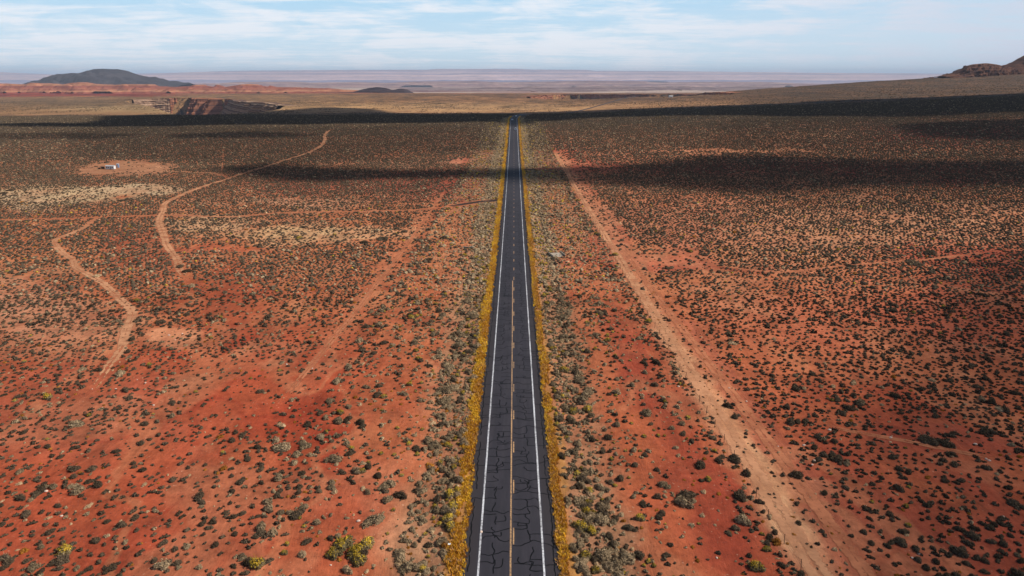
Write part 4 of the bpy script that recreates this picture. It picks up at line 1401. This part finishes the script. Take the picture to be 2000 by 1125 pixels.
# ------------------------------------------------------------------ the homestead
M_wall = simple_mat('white_painted_siding', (0.72, 0.72, 0.70), 0.6, 0.08, 1.0)
M_roofw = simple_mat('pale_metal_roof', (0.62, 0.64, 0.65), 0.45, 0.1, 0.7, 0.5, 0.2)
M_blue = simple_mat('blue_painted_wood', lin(120, 150, 190), 0.6, 0.12, 1.2)
M_brown = simple_mat('dark_weathered_timber', (0.055, 0.035, 0.028), 0.85, 0.4, 2.0)
M_glass = simple_mat('dark_glass', (0.02, 0.024, 0.03), 0.12, 0.1, 1.0, 0.6)
M_tyre = simple_mat('tyre_rubber', (0.018, 0.018, 0.018), 0.9, 0.2, 4.0)
M_trim = simple_mat('grey_trim', (0.30, 0.30, 0.30), 0.6, 0.1, 2.0)

hx, hy, hz = on_ground(214, 331)
o = tag(empty('mobile_home', (hx, hy + 1.5, hz), rad(-4)), 'white mobile home standing on the bare dirt clearing', 'mobile home')
o.scale = (0.68, 0.68, 0.75)
MB().box(-4.1, 4.1, -1.5, 1.5, 0.35, 2.75).build('wall', M_wall, o, 0.04)
MB().prism([(-1.7, 2.755), (1.7, 2.755), (0, 3.35)], -4.3, 4.3).build('roof', M_roofw, o, 0.02)
MB().box(-4.0, 4.0, -1.42, 1.42, -0.1, 0.345).build('skirting', M_trim, o)
dd = MB().box(0.4, 1.35, -1.545, -1.505, 0.4, 2.4).build('door', M_trim, o); MB().box(1.2, 1.27, -1.60, -1.547, 1.3, 1.42).build('handle', M_hole, dd)
for x_ in (-3.0, -1.2, 2.6):
    wn_ = MB().box(x_ - 0.6, x_ + 0.6, -1.55, -1.505, 1.25, 2.15).build('window', M_trim, o)
    MB().box(x_ - 0.5, x_ + 0.5, -1.57, -1.552, 1.33, 2.07).build('pane', M_glass, wn_)
MB().box(0.2, 1.55, -2.4, -1.56, -0.1, 0.34).build('step', M_brown, o)
hx, hy, hz = on_ground(229, 327.5)
o = tag(empty('storage_shed', (hx, hy + 1, hz), rad(10)), 'small blue upright shed beside the white mobile home', 'shed')
o.scale = (0.75, 0.75, 0.8)
MB().box(-0.85, 0.85, -0.85, 0.85, -0.05, 2.6).build('wall', M_blue, o, 0.02)
MB().prism([(-1.0, 2.605), (1.0, 2.605), (1.0, 3.0), (-1.0, 2.75)], -1.0, 1.0).build('roof', M_roofw, o)
MB().box(-0.4, 0.4, -0.89, -0.855, 0.02, 1.95).build('door', M_wall, o)
hx, hy, hz = on_ground(199, 330)
o = tag(empty('timber_lean_to', (hx, hy, hz)), 'low dark timber lean-to left of the white mobile home', 'shelter')
o.scale = (0.6, 0.6, 0.62)
MB().prism([(-1.6, 1.9), (1.6, 2.25), (1.6, 2.4), (-1.6, 2.05)], -1.5, 2.2).build('roof', M_brown, o)
MB().box(-1.5, 2.2, 1.45, 1.58, -0.1, 2.2).build('back_wall', M_brown, o)
for (x_, y_) in ((-1.4, -1.4), (0.35, -1.4), (2.1, -1.4)):
    MB().box(x_ - 0.08, x_ + 0.08, y_ - 0.08, y_ + 0.08, -0.1, 1.93).build('post', M_brown, o)
MB().box(-4.4, -1.6, 0.6, 0.72, -0.1, 1.0).build('rail_wall', M_brown, o)


# ------------------------------------------------------------------ vehicles
def car_paint(name, col):
    m, t, out = new_mat(name)
    b = principled(t, out, col, 0.28, None, 0, 0.5)
    b.inputs['Coat Weight'].default_value = 0.6
    b.inputs['Coat Roughness'].default_value = 0.08
    return m


M_lamp = simple_mat('lamp_glass', (0.7, 0.7, 0.68), 0.15, 0.05, 2.0, 0.6)
M_tail = simple_mat('red_tail_lamp', (0.35, 0.01, 0.01), 0.2, 0.05, 2.0, 0.6)
M_rim = simple_mat('alloy', (0.5, 0.5, 0.52), 0.35, 0.05, 2.0, 0.5, 0.8)


def vehicle(name, label, cat, x, y, heading, col, kind, group):
    z = float(H0(road_x(np.array([y])), np.array([y]))[0]) + 0.14 - 0.02 * abs(x - float(road_x(np.array([y]))[0])) + 0.004
    o = tag(empty(name, (x, y, z), heading), label, cat, group)
    paint = car_paint(name + '_paint', col)
    hw = 0.92 if kind == 'car' else 1.0
    # profiles in (y, z): the front looks along +y
    if kind == 'car':
        low = [(-2.25, 0.32), (2.25, 0.32), (2.30, 0.62), (2.12, 0.80), (1.15, 0.95), (-1.65, 1.0), (-2.22, 0.92), (-2.30, 0.6)]
        cab = [(-1.75, 1.002), (1.05, 0.955), (0.35, 1.43), (-0.95, 1.47)]
    elif kind == 'van':
        low = [(-2.7, 0.36), (2.6, 0.36), (2.7, 0.75), (2.55, 1.12), (1.85, 1.25), (-2.7, 1.25)]
        cab = [(-2.7, 1.252), (1.85, 1.252), (1.15, 2.15), (0.8, 2.32), (-2.62, 2.36)]
    else:
        low = [(-2.85, 0.50), (2.75, 0.50), (2.85, 0.8), (2.72, 1.08), (1.35, 1.2), (-2.85, 1.2)]
        cab = [(-0.75, 1.202), (1.30, 1.202), (0.65, 1.82), (-0.60, 1.86)]
    MB().prism(low, -hw, hw, 0.05).build('body', paint, o, 0.04)
    c_ = MB().prism(cab, -hw + 0.06, hw - 0.06, 0.14).build('cabin', paint, o, 0.03)
    wy = {'car': 1.40, 'van': 1.70, 'pickup': 1.80}[kind]
    rw = {'car': 0.33, 'van': 0.36, 'pickup': 0.41}[kind]
    for sx_ in (-1, 1):
        for sy in (-1, 1):
            t_ = MB().cyl((0, 0, 0), rw, 0.22, 'x', 18).build('wheel', M_tyre, o)
            t_.location = (sx_ * (hw - 0.10) - 0.11, sy * wy, rw)
            r_ = MB().cyl((0.225 if sx_ > 0 else -0.015, 0, 0), rw * 0.62, 0.01, 'x', 14).build('rim', M_rim, t_)
        MB().box(sx_ * 0.66 - 0.17, sx_ * 0.66 + 0.17, low[2][0] - 0.06, low[2][0] + 0.015, 0.66, 0.80).build('headlight', M_lamp, o)
        ty = min(p_[0] for p_ in low)
        MB().box(sx_ * 0.72 - 0.12, sx_ * 0.72 + 0.12, ty - 0.02, ty + 0.05, 0.78, 0.95).build('tail_light', M_tail, o)
    ys_ = [p_[0] for p_ in cab]; zs_ = [p_[1] for p_ in cab]
    zb, zt = min(zs_) + 0.10, max(zs_) - 0.08
    fr = sorted(cab, key=lambda p_: -p_[0])[:2]
    (yb, z1), (yt, z2) = (fr[0], fr[1])
    f0, f1 = 0.15, 0.88
    lerp = lambda a, b, k_: a + (b - a) * k_
    wv = []
    for k_, ww in ((f0, hw - 0.20), (f1, hw - 0.28)):
        yy_, zz_ = lerp(yb, yt, k_) + 0.02, lerp(z1, z2, k_) + 0.02
        wv += [(-ww, yy_, zz_), (ww, yy_, zz_)]
    wv += [(x_, y_ - 0.03, z_ - 0.02) for x_, y_, z_ in wv]
    mesh_np('windscreen', wv, [(0, 1, 3, 2), (4, 6, 7, 5), (0, 4, 5, 1), (2, 3, 7, 6), (0, 2, 6, 4), (1, 5, 7, 3)], M_glass, None, False, o)
    y_lo, y_hi = min(ys_) + 0.45, lerp(yb, yt, 0.5) - 0.25
    if kind == 'van':
        y_lo = y_hi - 1.0
    for sx_ in (-1, 1):
        xi, xo = sx_ * (hw - 0.10), sx_ * (hw - 0.17)
        v_ = [(xi, y_lo, zb), (xi, y_hi, zb), (xo, y_hi - 0.25, zt), (xo, y_lo + 0.1, zt)]
        v_ = v_ + [(p_[0] + sx_ * 0.012, p_[1], p_[2]) for p_ in v_]
        mesh_np('side_window', v_, [(0, 1, 2, 3), (7, 6, 5, 4), (0, 4, 5, 1), (1, 5, 6, 2), (2, 6, 7, 3), (3, 7, 4, 0)], M_glass, None, False, o)
    yr = min(ys_)
    if kind == 'van':
        MB().box(-0.7, 0.7, yr - 0.012, yr + 0.01, 1.4, 2.1).build('rear_window', M_glass, o)
    if kind == 'pickup':
        MB().box(-hw + 0.06, hw - 0.06, -2.84, -2.74, 1.205, 1.36).box(-hw + 0.03, -hw + 0.13, -2.73, -0.8, 1.205, 1.36).box(hw - 0.13, hw - 0.03, -2.73, -0.8, 1.205, 1.36).build('cargo_bed', paint, o)
    return o


vehicle('van', 'white van driving away in the right lane, nearest of the three vehicles', 'van', 1.85, 729.0, 0.0, (0.80, 0.80, 0.82), 'van', 'vehicles on the road')
vehicle('pickup_truck', 'pale vehicle in the left lane, coming towards the viewer', 'truck', -1.75, 872.0, math.pi, (0.72, 0.78, 0.84), 'pickup', 'vehicles on the road')
vehicle('car', 'pale vehicle farthest along the road, where it starts to bend', 'car', float(road_x(np.array([955.0]))[0]) + 0.6, 955.0, -0.08, (0.6, 0.62, 0.64), 'car', 'vehicles on the road')

hx, hy, hz = on_ground(1310, 190)
o = tag(empty('house', (hx, hy, hz), 0.2), 'tiny white house far off below the right ridge', 'house')
MB().box(-6, 6, -3.5, 3.5, -0.5, 3.2).build('wall', M_wall, o)
MB().prism([(-4.2, 3.205), (4.2, 3.205), (0, 5.2)], -6.5, 6.5).build('roof', M_roofw, o)
MB().box(-0.6, 0.6, -3.56, -3.505, 0, 2.1).build('door', M_brown, o)
for x_ in (-3.6, 3.4):
    MB().box(x_ - 0.7, x_ + 0.7, -3.56, -3.505, 1.0, 2.2).build('window', M_glass, o)

# a scrap of white litter in the verge
hx, hy, hz = on_ground(878, 1074)
bm = bmesh.new(); bmesh.ops.create_grid(bm, x_segments=6, y_segments=6, size=0.16)
for v_ in bm.verts:
    v_.co.z = 0.10 * float(vnoise(v_.co.x * 14, v_.co.y * 14, 3))
ext = bmesh.ops.extrude_face_region(bm, geom=bm.faces[:])
for v_ in [e for e in ext['geom'] if isinstance(e, bmesh.types.BMVert)]:
    v_.co.z += 0.01
me = bpy.data.meshes.new('plastic_scrap'); bm.to_mesh(me); bm.free()
me.materials.append(M_wall)
o = bpy.data.objects.new('plastic_scrap', me); COL.objects.link(o); o.location = (hx, hy, hz + 0.75)
tag(o, 'scrap of white litter caught in the brush left of the road', 'litter')

# ------------------------------------------------------------------ clouds that shade the plain
M_cloud, t, out = new_mat('cloud')
a_ = t.attr('thick', 'Fac')
geo = t.new('ShaderNodeNewGeometry').outputs['Position']
nz = t.noise(geo, 0.012, 6.0, 0.65)
al = t.ramp(t.math('ADD', a_, t.math('MULTIPLY', t.math('SUBTRACT', nz, 0.5), 0.5)), 0.18, 0.62)
al = t.math('MULTIPLY', al, t.attr('cover', 'Fac'))
df = t.new('ShaderNodeBsdfDiffuse'); df.inputs[0].default_value = (0.85, 0.85, 0.87, 1)
tr = t.new('ShaderNodeBsdfTransparent')
mx = t.new('ShaderNodeMixShader')
t.link(al, mx.inputs[0]); t.link(tr.outputs[0], mx.inputs[1]); t.link(df.outputs[0], mx.inputs[2])
t.link(mx.outputs[0], out.inputs[0])
CLOUD_H = 1500.0


def cloud(px, feather, opacity, label, wob=1.0, world=None, height=CLOUD_H):
    """a flat based cloud whose shade falls on the given stretch of ground"""
    poly = ground_at(px) if world is None else np.array(world, float)
    x0, y0 = poly.min(0) - feather * 1.5; x1, y1 = poly.max(0) + feather * 1.5
    nx, ny = int(np.clip((x1 - x0) / (feather * 0.35), 24, 160)), int(np.clip((y1 - y0) / (feather * 0.35), 24, 160))
    XX, YY = np.meshgrid(np.linspace(x0, x1, nx), np.linspace(y0, y1, ny))
    d_ = dist_line(XX, YY, poly, True)
    sd = np.where(inside(XX, YY, poly), d_, -d_) + (fbm(XX / (feather * 2.5), YY / (feather * 2.0), int(abs(x0)) % 97, 4) - 0.5) * feather * wob
    dens = sstep(-feather, feather, sd)
    puff = np.sqrt(np.clip(sd, 0, None)) * 7.0 * (0.5 + fbm(XX / 60, YY / 60, 151, 4))
    sh_ = SUN_DIR * (height / SUN_DIR[2])
    gz_ = H0(XX, YY)
    low_ = np.stack([XX + sh_[0], YY + sh_[1], np.full_like(XX, height)], -1)
    top_ = low_.copy(); top_[..., 2] += 3.0 + puff
    f_ = grid_faces(ny, nx)
    keep = dens.ravel()[f_].max(1) > 0.01
    f_ = f_[keep]
    n_ = nx * ny
    F_ = np.vstack([f_[:, ::-1], f_ + n_])
    o = mesh_np('cloud', np.vstack([low_.reshape(-1, 3), top_.reshape(-1, 3)]), F_, M_cloud,
                {'thick': np.concatenate([dens.ravel(), dens.ravel()]), 'cover': np.full(2 * n_, 1 - math.sqrt(max(0.0, 1 - opacity)))}, True)
    tag(o, label, 'cloud', 'clouds overhead')
    return o


cloud([(-60, 243), (80, 241.5), (200, 243), (235, 226), (330, 223.5), (430, 222.5), (520, 219.5), (600, 214), (650, 209.5), (740, 212), (780, 221), (880, 221.5), (990, 220), (1060, 218.5), (1250, 212), (1500, 203), (1700, 194), (2000, 182), (2300, 165),
       (2300, 218), (2000, 218), (1900, 222), (1750, 229), (1600, 227), (1450, 226), (1300, 226), (1150, 231), (1040, 240), (1000, 246), (960, 238), (800, 240), (600, 243), (420, 245), (200, 248), (60, 246), (-60, 245)], 34, 0.96, 'long dark based cloud bank over the far end of the road', 1.0)
cloud([(470, 326), (560, 318), (640, 326), (760, 330), (900, 329), (985, 331), (1090, 335), (1090, 341), (985, 344), (900, 343), (760, 350), (690, 346), (640, 358), (560, 350), (510, 338)], 44, 0.93, 'ragged cloud over the middle distance on the left', 2.0)
cloud([(1120, 338), (1200, 331), (1300, 323), (1420, 315), (1600, 318), (1800, 320), (2050, 322), (2300, 326), (2300, 344), (2050, 344), (1850, 350), (1700, 356), (1600, 370), (1450, 369), (1310, 357), (1200, 350)], 60, 0.86, 'broad cloud over the middle distance on the right', 2.2)
cloud([(1450, 240), (1700, 232), (2300, 225), (2400, 420), (2000, 390), (1750, 400), (1500, 330)], 110, 0.30, 'unseen thin veil of cloud added to dim the right hand plain', 1.3)  # veil added out of view to dim this side of the plain
cloud([(260, 252), (560, 250), (900, 250), (930, 290), (700, 318), (420, 312), (280, 300)], 100, 0.36, 'unseen thin veil of cloud added to dim the far left plain', 1.3)  # out of view, put in to dim the dull ground far left
cloud([(1780, 245), (1900, 236), (2100, 232), (2300, 232), (2300, 275), (2050, 277), (1850, 266)], 30, 0.85, 'cloud over the right hand slope', 1.2)
cloud([(380, 262), (460, 258), (560, 260), (640, 263), (600, 268), (480, 268), (400, 267)], 30, 0.75, 'small thin cloud beyond the track on the left', 1.3)
cloud([(0, 262), (120, 259), (260, 264), (200, 272), (40, 272)], 30, 0.55, 'thin cloud over the far left of the plain', 1.3)
cloud([(1690, 1300), (1760, 1000), (1880, 800), (1960, 640), (1990, 520), (2100, 430), (2500, 430), (2700, 800), (2600, 1400)], 26, 0.62, 'unseen thin veil of cloud added to darken the near right corner', 1.3)  # added out of view so the near right corner turns darker

# ------------------------------------------------------------------ the air
zlow = float(min(Z.min(), -215)) - 1.0
hb = MB(); hb.box(-90000, 90000, -2500, 70000, zlow, 425.0)
M_haze, t, out = new_mat('haze')
pv = t.new('ShaderNodeVolumePrincipled')
pv.inputs['Color'].default_value = (0.66, 0.79, 1.0, 1)
pv.inputs['Density'].default_value = 2.9e-5
pv.inputs['Anisotropy'].default_value = 0.0
t.link(pv.outputs[0], out.inputs['Volume'])
hz_ = hb.build('haze', M_haze)
tag(hz_, 'pale blue haze over the distance', None, None, 'stuff')
